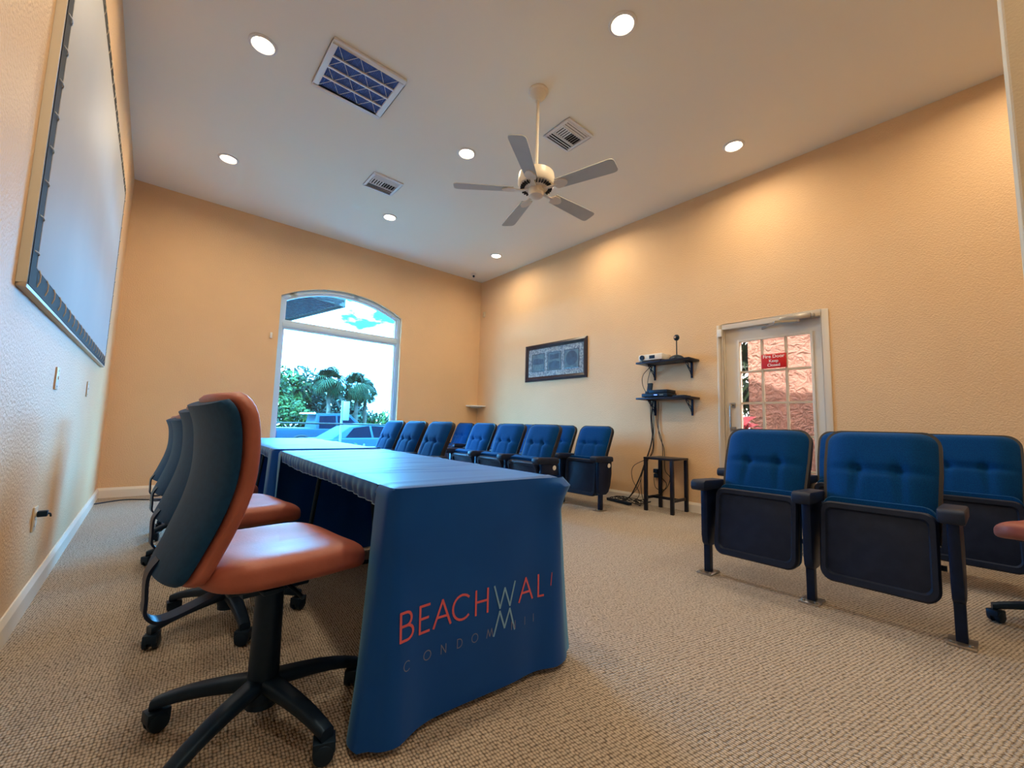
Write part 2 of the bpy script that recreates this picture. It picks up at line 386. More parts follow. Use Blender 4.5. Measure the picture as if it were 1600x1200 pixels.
b.cyl((XD-.03, 1.24, 2.03), (XD-.03, 1.24, 2.058), .014); b.cyl((XD-.12, 1.42, 2.03), (XD-.12, 1.42, 2.05), .012)
b.build('closer_arm', M['steel'], door)
sg = MB(); sg.box(LX0-.008, LX0+.003, 1.383, 1.612, 1.603, 1.753)
sign = sg.build('fire_door_sign', M['red_sign'], door, bevel=.004, label='red fire door sign with white lettering')
def text_part(txt, size, parent, material, name, M4, bold=.0):
    cu = bpy.data.curves.new(name, 'FONT'); cu.body = txt; cu.size = size; cu.align_x = 'CENTER'; cu.align_y = 'CENTER'; cu.offset = bold; cu.extrude = .0006; cu.resolution_u = 3
    t = bpy.data.objects.new(name+'_src', cu); COL.objects.link(t)
    dg = bpy.context.evaluated_depsgraph_get(); dg.update()
    me = bpy.data.meshes.new_from_object(t.evaluated_get(dg)); bpy.data.objects.remove(t)
    me.transform(M4); me.materials.clear(); me.materials.append(material)
    o = bpy.data.objects.new(name, me); COL.objects.link(o); o.parent = parent; return o
TM = Matrix(((0, 0, -1), (-1, 0, 0), (0, 1, 0))).to_4x4()   # text x -> -Y, y -> Z, normal -> -X
for txt, size, z in (('Fire Door', .049, 1.725), ('Keep', .042, 1.678), ('Closed', .042, 1.634)):
    m4 = Matrix.Translation((LX0-.0086, 1.4975, z)) @ TM
    text_part(txt, size, sign, M['white_print'], 'sign_text', m4, .0006)

# ------------------------------------------------------------------ recessed lights
M['lamp'] = mat('lamp_lens', (1, .9, .75), rough=.5, emit=((1.0, .79, .53), 14.0))
lamp_rows = {1.57: 'nearest the wing wall', 3.49: 'in the middle row', 5.36: 'nearest the arched window', -.35: 'behind the camera'}
trim_b = MB().lathe([(.098, 0), (.098, -.005), (.090, -.012), (.078, -.012), (.070, -.004), (.070, 0)], n=32)
cols = {.41: 'above the office chairs', 2.28: 'on the room centre line', 4.17: 'above the theatre seats'}
first = None
for yy, rl in lamp_rows.items():
    for xx, cl in cols.items():
        lab = 'glowing round recessed ceiling light %s, %s' % (cl, rl)
        if first is None:
            first = thing('recessed_light', lab, 'ceiling light', (xx, yy, ZC), 0, 'recessed ceiling lights')
            trim_b.build('trim_ring', M['white_metal'], first)
            MB().lathe([(.0, -.0065), (.068, -.0065), (.071, -.002), (.071, 0), (0, 0)], n=32).build('lens', M['lamp'], first)
            ld = bpy.data.lights.new('downlight', 'AREA'); ld.shape = 'DISK'; ld.size = .13; ld.energy = LAMP_POWER; ld.color = (1.0, .79, .53); ld.spread = R(166)
            lo = bpy.data.objects.new('downlight', ld); COL.objects.link(lo); lo.parent = first; lo.location = (0, 0, -.0135)
        else:
            c = copy_tree(first); c.location = (xx, yy, ZC); c['label'] = lab

# ------------------------------------------------------------------ ceiling vents
rg = thing('return_air_grille', 'large square return air grille with blue pleated filter in ceiling', 'vent', (1.085, 3.337, ZC))
H = .293
b = MB()
for (x0, x1, y0, y1) in ((-H, H, -H, -H+.045), (-H, H, H-.045, H), (-H, -H+.045, -H+.045, H-.045), (H-.045, H, -H+.045, H-.045)): b.box(x0, x1, y0, y1, -.022, 0)
b.build('grille_frame', M['white_metal'], rg, bevel=.005)
hh = H-.045
for k in (1, 2, 3):
    y = -hh+2*hh*k/4; MB().box(-hh, hh, y-.007, y+.007, -.020, -.009).build('grille_bar', M['white_metal'], rg)
b = MB(); N = 42
pts = []
for i in range(N*2+1): pts.append((-hh+2*hh*i/(N*2), -.002 if i % 2 else -.009))
for i in range(N*2):
    (xa, za), (xb, zb) = pts[i], pts[i+1]; b.add([(xa, -hh, za), (xb, -hh, zb), (xb, hh, zb), (xa, hh, za)], [(0, 1, 2, 3)])
fl = b.build('pleated_filter', M['filter'], rg, smooth=0, label='blue pleated air filter')
b = MB()
for s in (-1, 1):
    for k in range(-2, 4):
        x = -hh+2*hh*(k)/3
        x0, y0, x1, y1 = x, -hh*s, x+hh*2*.66, hh*s
        t0 = max(0, (-hh-x0)/(x1-x0)); t1 = min(1, (hh-x0)/(x1-x0))
        if t1 <= t0: continue
        P0 = (x0+(x1-x0)*t0, y0+(y1-y0)*t0, -.0105); P1 = (x0+(x1-x0)*t1, y0+(y1-y0)*t1, -.0105)
        b.tube([P0, P1], .0022, 4)
b.build('filter_wire', M['white_metal'], rg)

def diffuser(name, lab, x, y, h, tone):
    t = thing(name, lab, 'vent', (x, y, ZC), 0, 'ceiling supply vents')
    b = MB(); w = .028
    for (x0, x1, y0, y1) in ((-h, h, -h, -h+w), (-h, h, h-w, h), (-h, -h+w, -h+w, h-w), (h-w, h, -h+w, h-w)): b.box(x0, x1, y0, y1, -.016, 0)
    b.build('vent_frame', M['white_metal'], t, bevel=.004)
    q = h-w
    MB().box(-q, q, -q, q, -.003, -.0005).build('duct_shade_sheet', M['dark_slot'], t)  # dark sheet stands in for duct shade; ceiling has no hole here
    for s in (-1, 1):
        for k in range(3):
            yy = s*(q*.42+q*.58*(k+.5)/3)
            m4 = Matrix.Translation((0, yy, -.010)) @ Matrix.Rotation(R(24*s), 4, 'X')
            MB().box(-q, q, -.0085, .0085, -.0012, .0012, m4).build('louver', M['white_metal'], t)
        MB().box(-q, q, s*q*.40-.004, s*q*.40+.004, -.015, -.004).build('divider', M['white_metal'], t)
    for k in range(10):
        xx = -q+2*q*(k+.5)/10; s = -1 if k < 5 else 1
        m4 = Matrix.Translation((xx, 0, -.010)) @ Matrix.Rotation(R(-40*s), 4, 'Y')
        MB().box(-.0068, .0068, -q*.39, q*.39, -.001, .001, m4).build('cross_louver', M['white_metal'], t)
diffuser('supply_vent', 'square louvered supply vent on ceiling closest to the window', 1.87, 4.645, .178, 0)
diffuser('supply_vent', 'square louvered supply vent on ceiling right of the ceiling fan', 2.85, 2.585, .172, 0)

# ------------------------------------------------------------------ ceiling fan
FX, FY, FZ = 2.26, 2.395, 2.88
fan = thing('ceiling_fan', 'white five-blade ceiling fan hanging on a long downrod', 'ceiling fan', (FX, FY, ZC))
zr = FZ-ZC
MB().lathe([(.0, 0), (.082, 0), (.084, -.012), (.070, -.02), (.062, -.045), (.045, -.075), (.026, -.092), (.0, -.092)], n=28).build('canopy', M['fan_white'], fan)
MB().cyl((0, 0, -.085), (0, 0, zr+.19), .0135, n=14).build('downrod', M['fan_white'], fan)
MB().lathe([(.0, zr+.20), (.03, zr+.20), (.035, zr+.17), (.115, zr+.155), (.146, zr+.135), (.152, zr+.09), (.152, zr+.05), (.140, zr+.032), (.085, zr+.012), (.0, zr+.012)], n=36).build('motor_housing', M['fan_white'], fan)
b = MB()
for k in range(30):
    a = 2*PI*k/30; m4 = Matrix.Rotation(a, 4, 'Z'); 
    b.box(.098, .132, -.005, .005, zr+.010, zr+.026, m4)
b.build('vent_slots', M['dark_slot'], fan)
MB().lathe([(.0, zr+.015), (.062, zr+.015), (.065, zr-.03), (.060, zr-.036), (.058, zr-.052), (.036, zr-.066), (.0, zr-.070)], n=28).build('switch_housing', M['fan_white'], fan)
def blade_outline():
    L0, L1 = .19, .68
    up_ = []; n = 10
    for i in range(n+1):
        t = i/n; x = L0+(L1-L0-.05)*t; w = .052+.016*t; up_.append((x, w))
    tip = [(L1-.05+.05*math.sin(a)**.8, .068*max(0, math.cos(a))**.35) for a in [PI/2*k/6 for k in range(1, 7)]]
    top = up_+tip
    return top+[(x, -y) for x, y in reversed(top[:-1])]
for k in range(5):
    ang = R(-1.5+72*k)
    m4 = Matrix.Rotation(ang, 4, 'Z') @ Matrix.Translation((0, 0, zr)) @ Matrix.Rotation(R(-12), 4, 'X')
    b = MB().prism(blade_outline(), 2, -.003, .003); b.v = [tuple(m4 @ Vector(v)) for v in b.v]
    bl = b.build('fan_blade', M['fan_blade'], fan, smooth=0)
    b = MB(); m5 = Matrix.Rotation(ang, 4, 'Z') @ Matrix.Translation((0, 0, zr))
    b.tube([(.06, 0, .005), (.12, 0, -.010), (.19, 0, -.008)], 0, flat=(.028, .008, (0, 1, 0)))
    pl = [(.17, -.018), (.185, -.042), (.235, -.046), (.275, -.022), (.285, 0), (.275, .022), (.235, .046), (.185, .042), (.17, .018)]
    pb = MB().prism(pl, 2, -.011, -.004); mt = Matrix.Rotation(R(-12), 4, 'X'); pb.v = [tuple(mt @ Vector(v)) for v in pb.v]
    b.add(pb.v, pb.f); b.v = [tuple(m5 @ Vector(v)) for v in b.v]
    b.build('blade_bracket', M['fan_white'], bl)

# ------------------------------------------------------------------ dome camera, sensor, corner shelf
dc = thing('security_camera', 'small white dome security camera on ceiling in far corner', 'camera', (4.40, 6.33, ZC))
MB().lathe([(0, 0), (.055, 0), (.056, -.02), (.05, -.035), (0, -.035)], n=24).build('camera_base', M['white_plastic'], dc)
MB().lathe([(.045, -.03), (.044, -.05), (.036, -.068), (.02, -.08), (0, -.084)], n=24).build('camera_ball', M['white_plastic'], dc)
MB().cyl((-.018, -.028, -.055), (-.027, -.043, -.068), .021, .019, 16).build('camera_lens', M['black'], dc)
sn = thing('motion_sensor', 'small almond motion sensor high on wall by the far corner', 'sensor', (XR, 6.5, 3.09))
MB().box(-.03, 0, -.03, .03, -.055, .055).build('sensor_body', M['plate'], sn, bevel=.008)
MB().box(-.033, -.028, -.016, .016, -.02, .02).build('sensor_lens', M['muntin'], sn, bevel=.003)
cs = thing('corner_shelf', 'small white corner shelf above the far row of seats', 'shelf', (XR, YB, 1.285))
qp = [(0, 0)] + [(-.27*math.cos(a), -.27*math.sin(a)) for a in [PI/2*k/10 for k in range(11)]]
MB().prism(qp, 2, -.012, .012).build('shelf_board', M['white_plastic'], cs, smooth=40)
MB().prism([(0, 0)]+[(-.16*math.cos(a), -.16*math.sin(a)) for a in [PI/2*k/8 for k in range(9)]], 2, -.035, -.013).build('shelf_support', M['white_plastic'], cs)
ws = thing('window_contact', 'tiny white alarm contact on wall left of the window', 'sensor', (1.19, YB, 2.11))
MB().box(-.014, .014, -.02, 0, -.04, .04).build('contact_body', M['white_plastic'], ws, bevel=.003)

# ------------------------------------------------------------------ projection screen on the left wall
sc = thing('projection_screen', 'large framed projection screen with black laced border on left wall', 'screen', (XL, 0, 0))
SY0, SY1, SZ0, SZ1, SD = 2.15, 5.34, 1.365, 3.09, .026
b = MB(); t = .014
for (y0, y1, z0, z1) in ((SY0, SY1, SZ0, SZ0+t), (SY0, SY1, SZ1-t, SZ1), (SY0, SY0+t, SZ0+t, SZ1-t), (SY1-t, SY1, SZ0+t, SZ1-t)): b.box(.0, SD, y0, y1, z0, z1)
b.build('screen_frame', M['screen_frame'], sc, bevel=.004)
b = MB(); t2 = .10
for (y0, y1, z0, z1) in ((SY0+t, SY1-t, SZ0+t, SZ0+t2), (SY0+t, SY1-t, SZ1-t2, SZ1-t), (SY0+t, SY0+t2, SZ0+t2, SZ1-t2), (SY1-t2, SY1-t, SZ0+t2, SZ1-t2)): b.box(.01, SD+.002, y0, y1, z0, z1)
b.build('border', M['velvet'], sc)
MB().box(.01, SD+.004, SY0+t2-.008, SY1-t2+.008, SZ0+t2-.008, SZ1-t2+.008).build('screen_surface', M['screen'], sc, bevel=.003)
clip = None
def lace(y, z, horiz):
    global clip
    b = MB()
    if clip is None:
        clip = MB().tube([(0, 0, -.034), (.006, 0, -.012), (.006, 0, .012), (0, 0, .034)], .0022, 6).build('lace', M['screen_frame'], sc)
        o = clip
    else:
        o = clip.copy(); COL.objects.link(o); o.parent = sc
    o.location = (SD+.002, y, z); o.rotation_euler = (0 if not horiz else R(90), 0, 0)
for k in range(12): z = SZ0+.14+k*(SZ1-SZ0-.28)/11; lace(SY0+.066, z, True); lace(SY1-.066, z, True)
for k in range(20): y = SY0+.14+k*(SY1-SY0-.28)/19; lace(y, SZ0+.066, False); lace(y, SZ1-.066, False)

# wall plates on the left wall
def plate(name, lab, cat, y, z, kind):
    t = thing(name, lab, cat, (XL, y, z))
    MB().box(0, .008, -.037, .037, -.058, .058).build('cover_plate', M['plate'], t, bevel=.003)
    if kind == 'switch':
        MB().box(.008, .013, -.006, .006, -.004, .012).build('toggle', M['white_plastic'], t, bevel=.002)
        for s in (-1, 1): MB().cyl((.007, 0, s*.04), (.0095, 0, s*.04), .004, n=10).build('screw', M['steel'], t)
    else:
        for s in (-1, 1): MB().cyl((.007, 0, s*.022), (.0105, 0, s*.022), .017, n=16).build('socket', M['white_plastic'], t)
plate('wall_switch', 'almond light switch on left wall under near end of screen', 'switch', 3.16, 1.115, 'switch')
plate('wall_switch', 'almond light switch on left wall under far end of screen', 'switch', 4.53, 1.125, 'switch')
plate('wall_outlet', 'almond power outlet low on left wall above the baseboard', 'outlet', 3.06, .428, 'outlet')
pg = thing('power_plug', 'small dark plug in the outlet on left wall', 'plug', (XL+.012, 3.06, .45))
MB().box(0, .035, -.015, .015, -.014, .014).build('plug_body', M['black'], pg, bevel=.004)
MB().tube(smooth_path([(.03, 0, 0), (.04, .015, -.005), (.042, .03, -.02)], 4), .004, 8).build('plug_cord', M['black'], pg)
fc = MB().tube(smooth_path([(XL+.02, 6.2, .006), (-.15, 6.35, .006), (.05, 6.25, .006), (.25, 6.1, .006), (.3, 5.9, .05), (.12, 5.75, .06), (.08, 5.95, .05), (.3, 6.05, .02), (.55, 5.9, .006), (.8, 5.6, .006)], 8), .006, 8)
tag(fc.build('floor_cord', M['black']), 'thin black cord looping over carpet in the far left corner', 'cord')

# ------------------------------------------------------------------ framed picture
pic = thing('framed_picture', 'dark framed picture with three square panels on right wall', 'picture', (XR, 4.583, 1.98))
PW, PH = .67, .307
def frame_ring(w, h, d0, d1, t):
    b = MB()
    o = [(-w, -h), (w, -h), (w, h), (-w, h)]; i_ = [(-w+t, -h+t), (w-t, -h+t), (w-t, h-t), (-w+t, h-t)]
    m = [(-w+t*.45, -h+t*.45), (w-t*.45, -h+t*.45), (w-t*.45, h-t*.45), (-w+t*.45, h-t*.45)]
    for k in range(4):
        j = (k+1) % 4
        ring = lambda P, x: [(x, P[k][0], P[k][1]), (x, P[j][0], P[j][1])]
        A = ring(o, 0); B_ = ring(o, -d0); C_ = ring(m, -d1); D_ = ring(i_, -d0*.55); E_ = ring(i_, 0)
        for p_, q_ in ((A, B_), (B_, C_), (C_, D_), (D_, E_)): b.add([p_[0], p_[1], q_[1], q_[0]], [(0, 1, 2, 3)])
    return b
frame_ring(PW, PH, .022, .036, .075).build('picture_frame', M['frame_wood'], pic, smooth=20)
MB().box(-.010, -.001, -PW+.07, PW-.07, -PH+.07, PH-.07).build('picture_mat', M['stone_print'], pic, smooth=0)
for k, y in enumerate((.365, 0.0, -.365)):
    pnl = MB().box(-.0125, -.010, y-.138, y+.138, -.145, .145).build('art_panel', M['art_mid'], pic, smooth=0)
    b = MB()
    for (y0, y1, z0, z1) in ((y-.145, y+.145, .138, .150), (y-.145, y+.145, -.150, -.138), (y-.150, y-.138, -.150, .150), (y+.138, y+.150, -.150, .150)): b.box(-.0145, -.010, y0, y1, z0, z1)
    b.build('panel_border', M['frame_wood'], pnl)
    if k == 0: sh = [(y+.125, -.02), (y+.125, .02), (y+.10, .06), (y+.06, .075), (y-.05, .06), (y-.125, .05), (y-.125, -.03), (y+.02, -.03)]
    elif k == 1: sh = [(y-.115, -.13), (y+.115, -.13), (y+.115, -.02), (y+.03, .0), (y-.04, .0), (y-.115, -.02)]
    else: sh = [(y+.115*math.cos(2*PI*i/28), .01+.115*math.sin(2*PI*i/28)) for i in range(28)]
    MB().prism(sh, 0, -.0138, -.0124).build('art_shape', M['art_dark'], pnl, smooth=0)
    if k == 1: MB().prism([(y-.10, .03), (y+.10, .03), (y+.10, .12), (y+.02, .10), (y-.10, .12)], 0, -.0138, -.0124).build('art_shape', M['art_dark'], pnl, smooth=0)
MB().box(-.0175, -.016, -PW+.07, PW-.07, -PH+.07, PH-.07).build('picture_glass', M['pic_glass'], pic, smooth=0)

# ------------------------------------------------------------------ wall shelves and what stands on them
def wall_shelf(lab, z):
    t = thing('wall_shelf', lab, 'shelf', (XR, 2.60, z), 0, 'bracket shelves on right wall')
    MB().box(-.25, 0, -.345, .345, 0, .022).build('shelf_board', M['blackwood'], t, bevel=.002)
    for y in (-.255, .225):
        b = MB(); b.box(-.008, 0, y-.012, y+.012, -.19, 0); b.box(-.19, -.006, y-.012, y+.012, -.008, 0)
        cv = [(-.008-.165*math.sin(a), y, -.012-.155*(math.cos(a))) for a in [PI/2*k/10 for k in range(11)]]
        b.tube(smooth_path([(-.01, y, -.165), (-.035, y, -.13), (-.03, y, -.095), (-.06, y, -.075), (-.09, y, -.06), (-.095, y, -.03), (-.15, y, -.01)], 4), .0055, 8)
        b.tube([(-.01, y, -.15), (-.165, y, -.01)], .005, 8)
        b.build('bracket', M['seat_metal'], t)
wall_shelf('upper black bracket shelf on right wall holding the projector', 1.742)
wall_shelf('lower black bracket shelf on right wall holding the receiver', 1.297)
ZS1, ZS2 = 1.764, 1.319
pj = thing('projector', 'small white projector on the upper wall shelf', 'projector', (XR-.135, 2.76, ZS1))
MB().box(-.11, .10, -.17, .15, .012, .088).build('projector_body', M['white_plastic'], pj, bevel=.012)
MB().cyl((-.105, .095, .05), (-.122, .095, .05), .033, .030, 20).build('projector_lens', M['black'], pj)
MB().box(-.113, -.105, -.075, .0, .03, .07).build('vent_panel', M['black'], pj, bevel=.002)
for y in (-.13, .11): MB().cyl((-.07, y, 0), (-.07, y, .014), .012, n=12).build('foot', M['black'], pj)
MB().cyl((.07, 0, 0), (.07, 0, .014), .012, n=12).build('foot', M['black'], pj)
wc = thing('gooseneck_webcam', 'black webcam on a tall thin stalk on the upper shelf', 'webcam', (XR-.13, 2.465, ZS1))
MB().lathe([(.085, 0), (.09, .012), (.075, .035), (.05, .05), (.02, .06), (0, .062)], n=24).build('webcam_base', M['black'], wc)
MB().cyl((0, 0, .055), (0, 0, .24), .006, n=10).build('stalk', M['black'], wc)
MB().lathe([(.0, .232), (.018, .236), (.03, .252), (.034, .27), (.030, .288), (.018, .302), (0, .306)], n=20).build('camera_head', M['black'], wc)
MB().cyl((-.03, 0, .27), (-.038, 0, .27), .014, n=14).build('camera_lens', M['chrome'], wc)
wp = thing('folded_papers', 'few white sheets lying at right end of upper shelf', 'papers', (XR-.11, 2.33, ZS1))
MB().box(-.07, .07, -.05, .05, 0, .006, Matrix.Rotation(R(8), 4, 'Z')).build('paper_stack', M['white_print'], wp)
rc = thing('receiver_box', 'black receiver with blue indicator on the lower shelf', 'electronics', (XR-.13, 2.70, ZS2))
MB().box(-.11, .11, -.17, .17, .008, .05).build('receiver_body', M['black'], rc, bevel=.004)
for y in (-.13, .13): MB().cyl((-.08, y, 0), (-.08, y, .01), .012, n=10).build('foot', M['piping'], rc)
MB().box(-.113, -.108, -.04, .0, .024, .034).build('indicator', M['led'], rc)
MB().box(-.113, -.108, -.12, -.07, .02, .036).build('display', M['art_mid'], rc)
rc2 = thing('player_box', 'thin black player stacked on the receiver', 'electronics', (XR-.125, 2.66, ZS2+.05))
MB().box(-.10, .10, -.12, .12, .004, .042).build('player_body', M['black'], rc2, bevel=.003)
MB().box(-.103, -.098, -.08, .06, .02, .027).build('disc_slot', M['piping'], rc2)
for y in (-.09, .09): MB().cyl((-.06, y, 0), (-.06, y, .006), .01, n=10).build('foot', M['piping'], rc2)
ph = thing('cordless_phone', 'black cordless phone standing in its cradle on lower shelf', 'phone', (XR-.135, 2.83, ZS2+.05))
MB().box(-.04, .04, -.035, .035, 0, .035).build('cradle', M['black'], ph, bevel=.01)
MB().box(-.016, .016, -.034, .034, .02, .145, Matrix.Rotation(R(14), 4, 'Y')).build('handset', M['black'], ph, bevel=.012)
rt_ = thing('flat_router', 'flat dark router at right end of lower shelf', 'electronics', (XR-.12, 2.42, ZS2))
MB().box(-.08, .08, -.08, .07, 0, .02).build('router_body', M['black'], rt_, bevel=.005)

# cables
def cord(lab, pts, r=.004, k=8):
    return tag(MB().tube(smooth_path(pts, k), r, 6).build('hanging_cord', M['piping']), lab, 'cord', 'cords hanging from the wall shelves')
X = XR
cord('thin black cord looping between the two wall shelves, outer one', [(X-.03, 2.86, 1.74), (X-.06, 2.96, 1.62), (X-.06, 2.96, 1.48), (X-.03, 2.88, 1.31), (X-.03, 2.84, 1.15), (X-.02, 2.84, .9), (X-.03, 2.86, .62), (X-.06, 3.10, .46), (X-.09, 3.10, .3), (X-.12, 2.98, .13), (X-.16, 3.05, .02)])
cord('thin black cord looping between the two wall shelves, inner one', [(X-.03, 2.84, 1.74), (X-.05, 2.88, 1.62), (X-.05, 2.90, 1.5), (X-.03, 2.88, 1.31), (X-.03, 2.87, 1.0), (X-.02, 2.85, .7), (X-.06, 2.95, .45), (X-.1, 3.02, .2), (X-.2, 3.15, .015)])
cord('thick bundled black cord running down wall from lower shelf', [(X-.025, 2.84, 1.29), (X-.03, 2.86, 1.1), (X-.025, 2.85, .9), (X-.025, 2.88, .72), (X-.05, 2.95, .5), (X-.1, 3.0, .3), (X-.15, 3.1, .08), (X-.2, 3.2, .02)], .008)
cord('black cord down wall behind the black stand, left strand', [(X-.02, 2.80, 1.29), (X-.02, 2.79, 1.0), (X-.02, 2.73, .8), (X-.02, 2.72, .6), (X-.03, 2.76, .4), (X-.04, 2.66, .28), (X-.03, 2.74, .16), (X-.05, 2.85, .1), (X-.1, 3.05, .03)])
cord('black cord down wall behind the black stand, right strand', [(X-.02, 2.775, 1.29), (X-.02, 2.77, .9), (X-.02, 2.70, .7), (X-.02, 2.69, .45), (X-.03, 2.62, .36), (X-.03, 2.68, .22), (X-.04, 2.80, .22), (X-.03, 2.83, .35), (X-.02, 2.78, .40)])
cord('black cord draped from bundle to the floor pile', [(X-.03, 2.86, .8), (X-.05, 2.90, .6), (X-.09, 2.97, .35), (X-.12, 2.95, .15), (X-.15, 2.9, .02), (X-.2, 3.0, .012)])
pts = []
random.seed(4)
for k in range(46):
    a = k*.9; r = .07+.06*random.random()
    pts.append((X-.17+r*math.cos(a)*.7, 3.08+.2*math.sin(k*.31)+r*math.sin(a), .012+.05*abs(math.sin(k*.7))))
cord('tangled pile of black cords on carpet against right baseboard', pts, .005, 5)
ps = thing('power_strip', 'dark power strip lying under the tangled cords', 'power strip', (X-.24, 3.2, 0), R(78))
MB().box(-.2, .2, -.028, .028, .002, .036).build('strip_body', M['black'], ps, bevel=.006)
for k in range(5): MB().cyl((-.14+k*.065, 0, .034), (-.14+k*.065, 0, .038), .016, n=14).build('socket', M['piping'], ps)
wo = thing('wall_outlet', 'outlet with black adapters on right wall behind the black stand', 'outlet', (X, 2.80, .40))
MB().box(-.008, 0, -.037, .037, -.058, .058).build('cover_plate', M['plate'], wo, bevel=.003)
MB().box(-.055, -.007, -.03, .03, .0, .05).build('adapter', M['black'], wo, bevel=.006)
MB().box(-.05, -.007, -.032, .028, -.055, -.008).build('adapter', M['black'], wo, bevel=.006)

# ------------------------------------------------------------------ narrow black stand
st = thing('side_stand', 'narrow black wooden stand under the wall shelves', 'table', (4.6, 2.575, 0))
MB().box(-.175, .185, -.185, .18, .588, .612).build('table_top', M['blackwood'], st, bevel=.002)
for (x, y) in ((-.155, -.165), (-.155, .16), (.165, -.165), (.165, .16)): MB().box(x-.018, x+.018, y-.018, y+.018, 0, .588).build('leg', M['blackwood'], st, bevel=.002)
for y in (-.165, .16): MB().box(-.137, .147, y-.01, y+.01, .13, .16).build('stretcher', M['blackwood'], st)
MB().box(-.01, .01, -.155, .15, .13, .16).build('stretcher', M['blackwood'], st)

# ------------------------------------------------------------------ covered tables
def cloth_out(s, z):
    """outward sag and fold depth of the skirt at arc length s and height z"""
    d = (.745-z)/.745
    return .010+.018*d+.010*d*math.sin(s*7.0+1.0)+.006*d*math.sin(s*17+.4)+.003*math.sin(s*41)*min(1, d*3)
def make_table(tname, cname, lab_t, lab_c, loc, rz, L, W, flare=(.0, .0), front_flat=True):
    t = thing(tname, lab_t, 'table', loc, rz)
    MB().box(-W/2+.004, W/2-.004, -L/2+.004, L/2-.004, .695, .725).build('table_top', M['white_plastic'], t, bevel=.004)
    for y in (-L/2+.25, L/2-.25):
        for s in (-1, 1): MB().tube([(s*(W/2-.2), y, .695), (s*(W/2-.12), y, 0.012)], .013, 10).build('leg', M['black'], t)
        MB().tube([(-W/2+.11, y, .012), (W/2-.11, y, .012)], .012, 10).build('foot_bar', M['black'], t)
    c = thing(cname, lab_c, 'tablecloth', loc, rz)
    hx, hy = W/2+.004, L/2+.004
    random.seed(int(L*100))
    wr = [(random.uniform(-hx, hx), random.uniform(-hy, hy), random.uniform(.15, .5), random.uniform(.002, .004), random.uniform(-.25, .25)) for _ in range(26)]
    def topz(x, y):
        z = .735
        for cx, cy, ln, am, sl in wr:
            u = (y-cy-sl*(x-cx)); v = (x-cx)/ln
            if abs(v) < 1: z += am*math.exp(-(u/.016)**2)*(1-v*v)
        ex = min(1, (hx-abs(x))/.03, (hy-abs(y))/.03); return z-.006*(1-max(0, ex))**2
    tb = MB().grid(lambda u, v: (-hx+2*hx*u, -hy+2*hy*v, topz(-hx+2*hx*u, -hy+2*hy*v)), 34, 110)
    tb.build('cloth_top', M['cloth'], c, smooth=80)
    # skirt path: left return -> front -> right -> far -> left return ; open towards the chairs
    rc_ = .03; ret = .13
    P = []
    def arc(cx, cy, a0, a1, n=7):
        for i in range(n+1):
            a = a0+(a1-a0)*i/n; P.append((cx+rc_*math.cos(a), cy+rc_*math.sin(a), math.cos(a), math.sin(a)))
    def line(x0, y0, x1, y1, nx, ny, n):
        for i in range(1, n): P.append((x0+(x1-x0)*i/n, y0+(y1-y0)*i/n, nx, ny))
    line(-hx, -hy+ret, -hx, -hy+rc_, -1, 0, 6); arc(-hx+rc_, -hy+rc_, PI, 1.5*PI); line(-hx+rc_, -hy, hx-rc_, -hy, 0, -1, 40)
    arc(hx-rc_, -hy+rc_, 1.5*PI, 2*PI); line(hx, -hy+rc_, hx, hy-rc_, 1, 0, 90); arc(hx-rc_, hy-rc_, 0, .5*PI); line(hx-rc_, hy, -hx+rc_, hy, 0, 1, 40)
    arc(-hx+rc_, hy-rc_, .5*PI, PI); line(-hx, hy-rc_, -hx, hy-ret, -1, 0, 6)
    Sx = [0]
    for i in range(1, len(P)): Sx.append(Sx[-1]+math.hypot(P[i][0]-P[i-1][0], P[i][1]-P[i-1][1]))
    zs = [.733, .728, .718, .70, .66, .60, .52, .44, .36, .29, .22, .15, .09, .05, .022]
    def sk(x, y, nx, ny, s, z):
        d = (.733-z)/.711
        o = cloth_out(s, z) if z < .725 else .006*(.733-z)/.008
        if ny < -.5: o = .008+.012*d+.004*d*math.sin(x*9)
        fl = 0
        corner = math.exp(-((x-hx)**2+(y+hy)**2)/.09**2)
        o += corner*(.045*math.exp(-((z-.69)/.035)**2)+.016+flare[1]*d**1.5)
        cl = math.exp(-((x+hx)**2+(y+hy)**2)/.09**2); o += cl*flare[0]*d**1.5
        yy = y+ny*o
        k = (x-(hx-.26))/.26
        if k > 0 and y < -hy+.20: yy += .07*d**1.3*k*k*max(0, 1-(y+hy)/.20)
        return (x+nx*o, yy, z)
    b = MB(); n = len(P)
    b.grid(lambda u, v: (lambda i, j: sk(*P[i], Sx[i], zs[j]))(round(u*(n-1)), round(v*(len(zs)-1))), n, len(zs))
    b.build('cloth_skirt', M['cloth'], c, smooth=60)
    # short gathered valance on the open (chair) side
    def val(u, v):
        y = -hy+ret-.01+(2*hy-2*ret+.02)*u; w = math.sin(y*95)*.004*v+math.sin(y*37)*.003*v
        return (-hx-.006*math.sin(v*PI)-w-.004, y, .733-.062*v-.006*v*math.sin(y*5.0))
    MB().grid(val, 260, 6).build('gathered_edge', M['cloth'], c, smooth=60)
    MB().tube([val(i/120, 1.0) for i in range(121)], .0022, 5).build('hem_cord', M['bluegrey'], c)
    return t, c, sk, hx, hy
TL, TW = 1.83, .70
T1 = (.975, 2.135, 0); RZ1 = R(-2.2)
tA, cA, skA, hxA, hyA = make_table('folding_table', 'table_cover', 'long folding table under the near navy cover', 'navy fitted table cover with pink lettering on its end', T1, RZ1, TL, TW, (.05, .07))
tB, cB, skB, hxB, hyB = make_table('folding_table', 'table_cover', 'long folding table under the far navy cover', 'navy fitted cover on the far table by the window', (1.02, 4.07, .004), R(-1.5), TL, TW, (.02, .04))

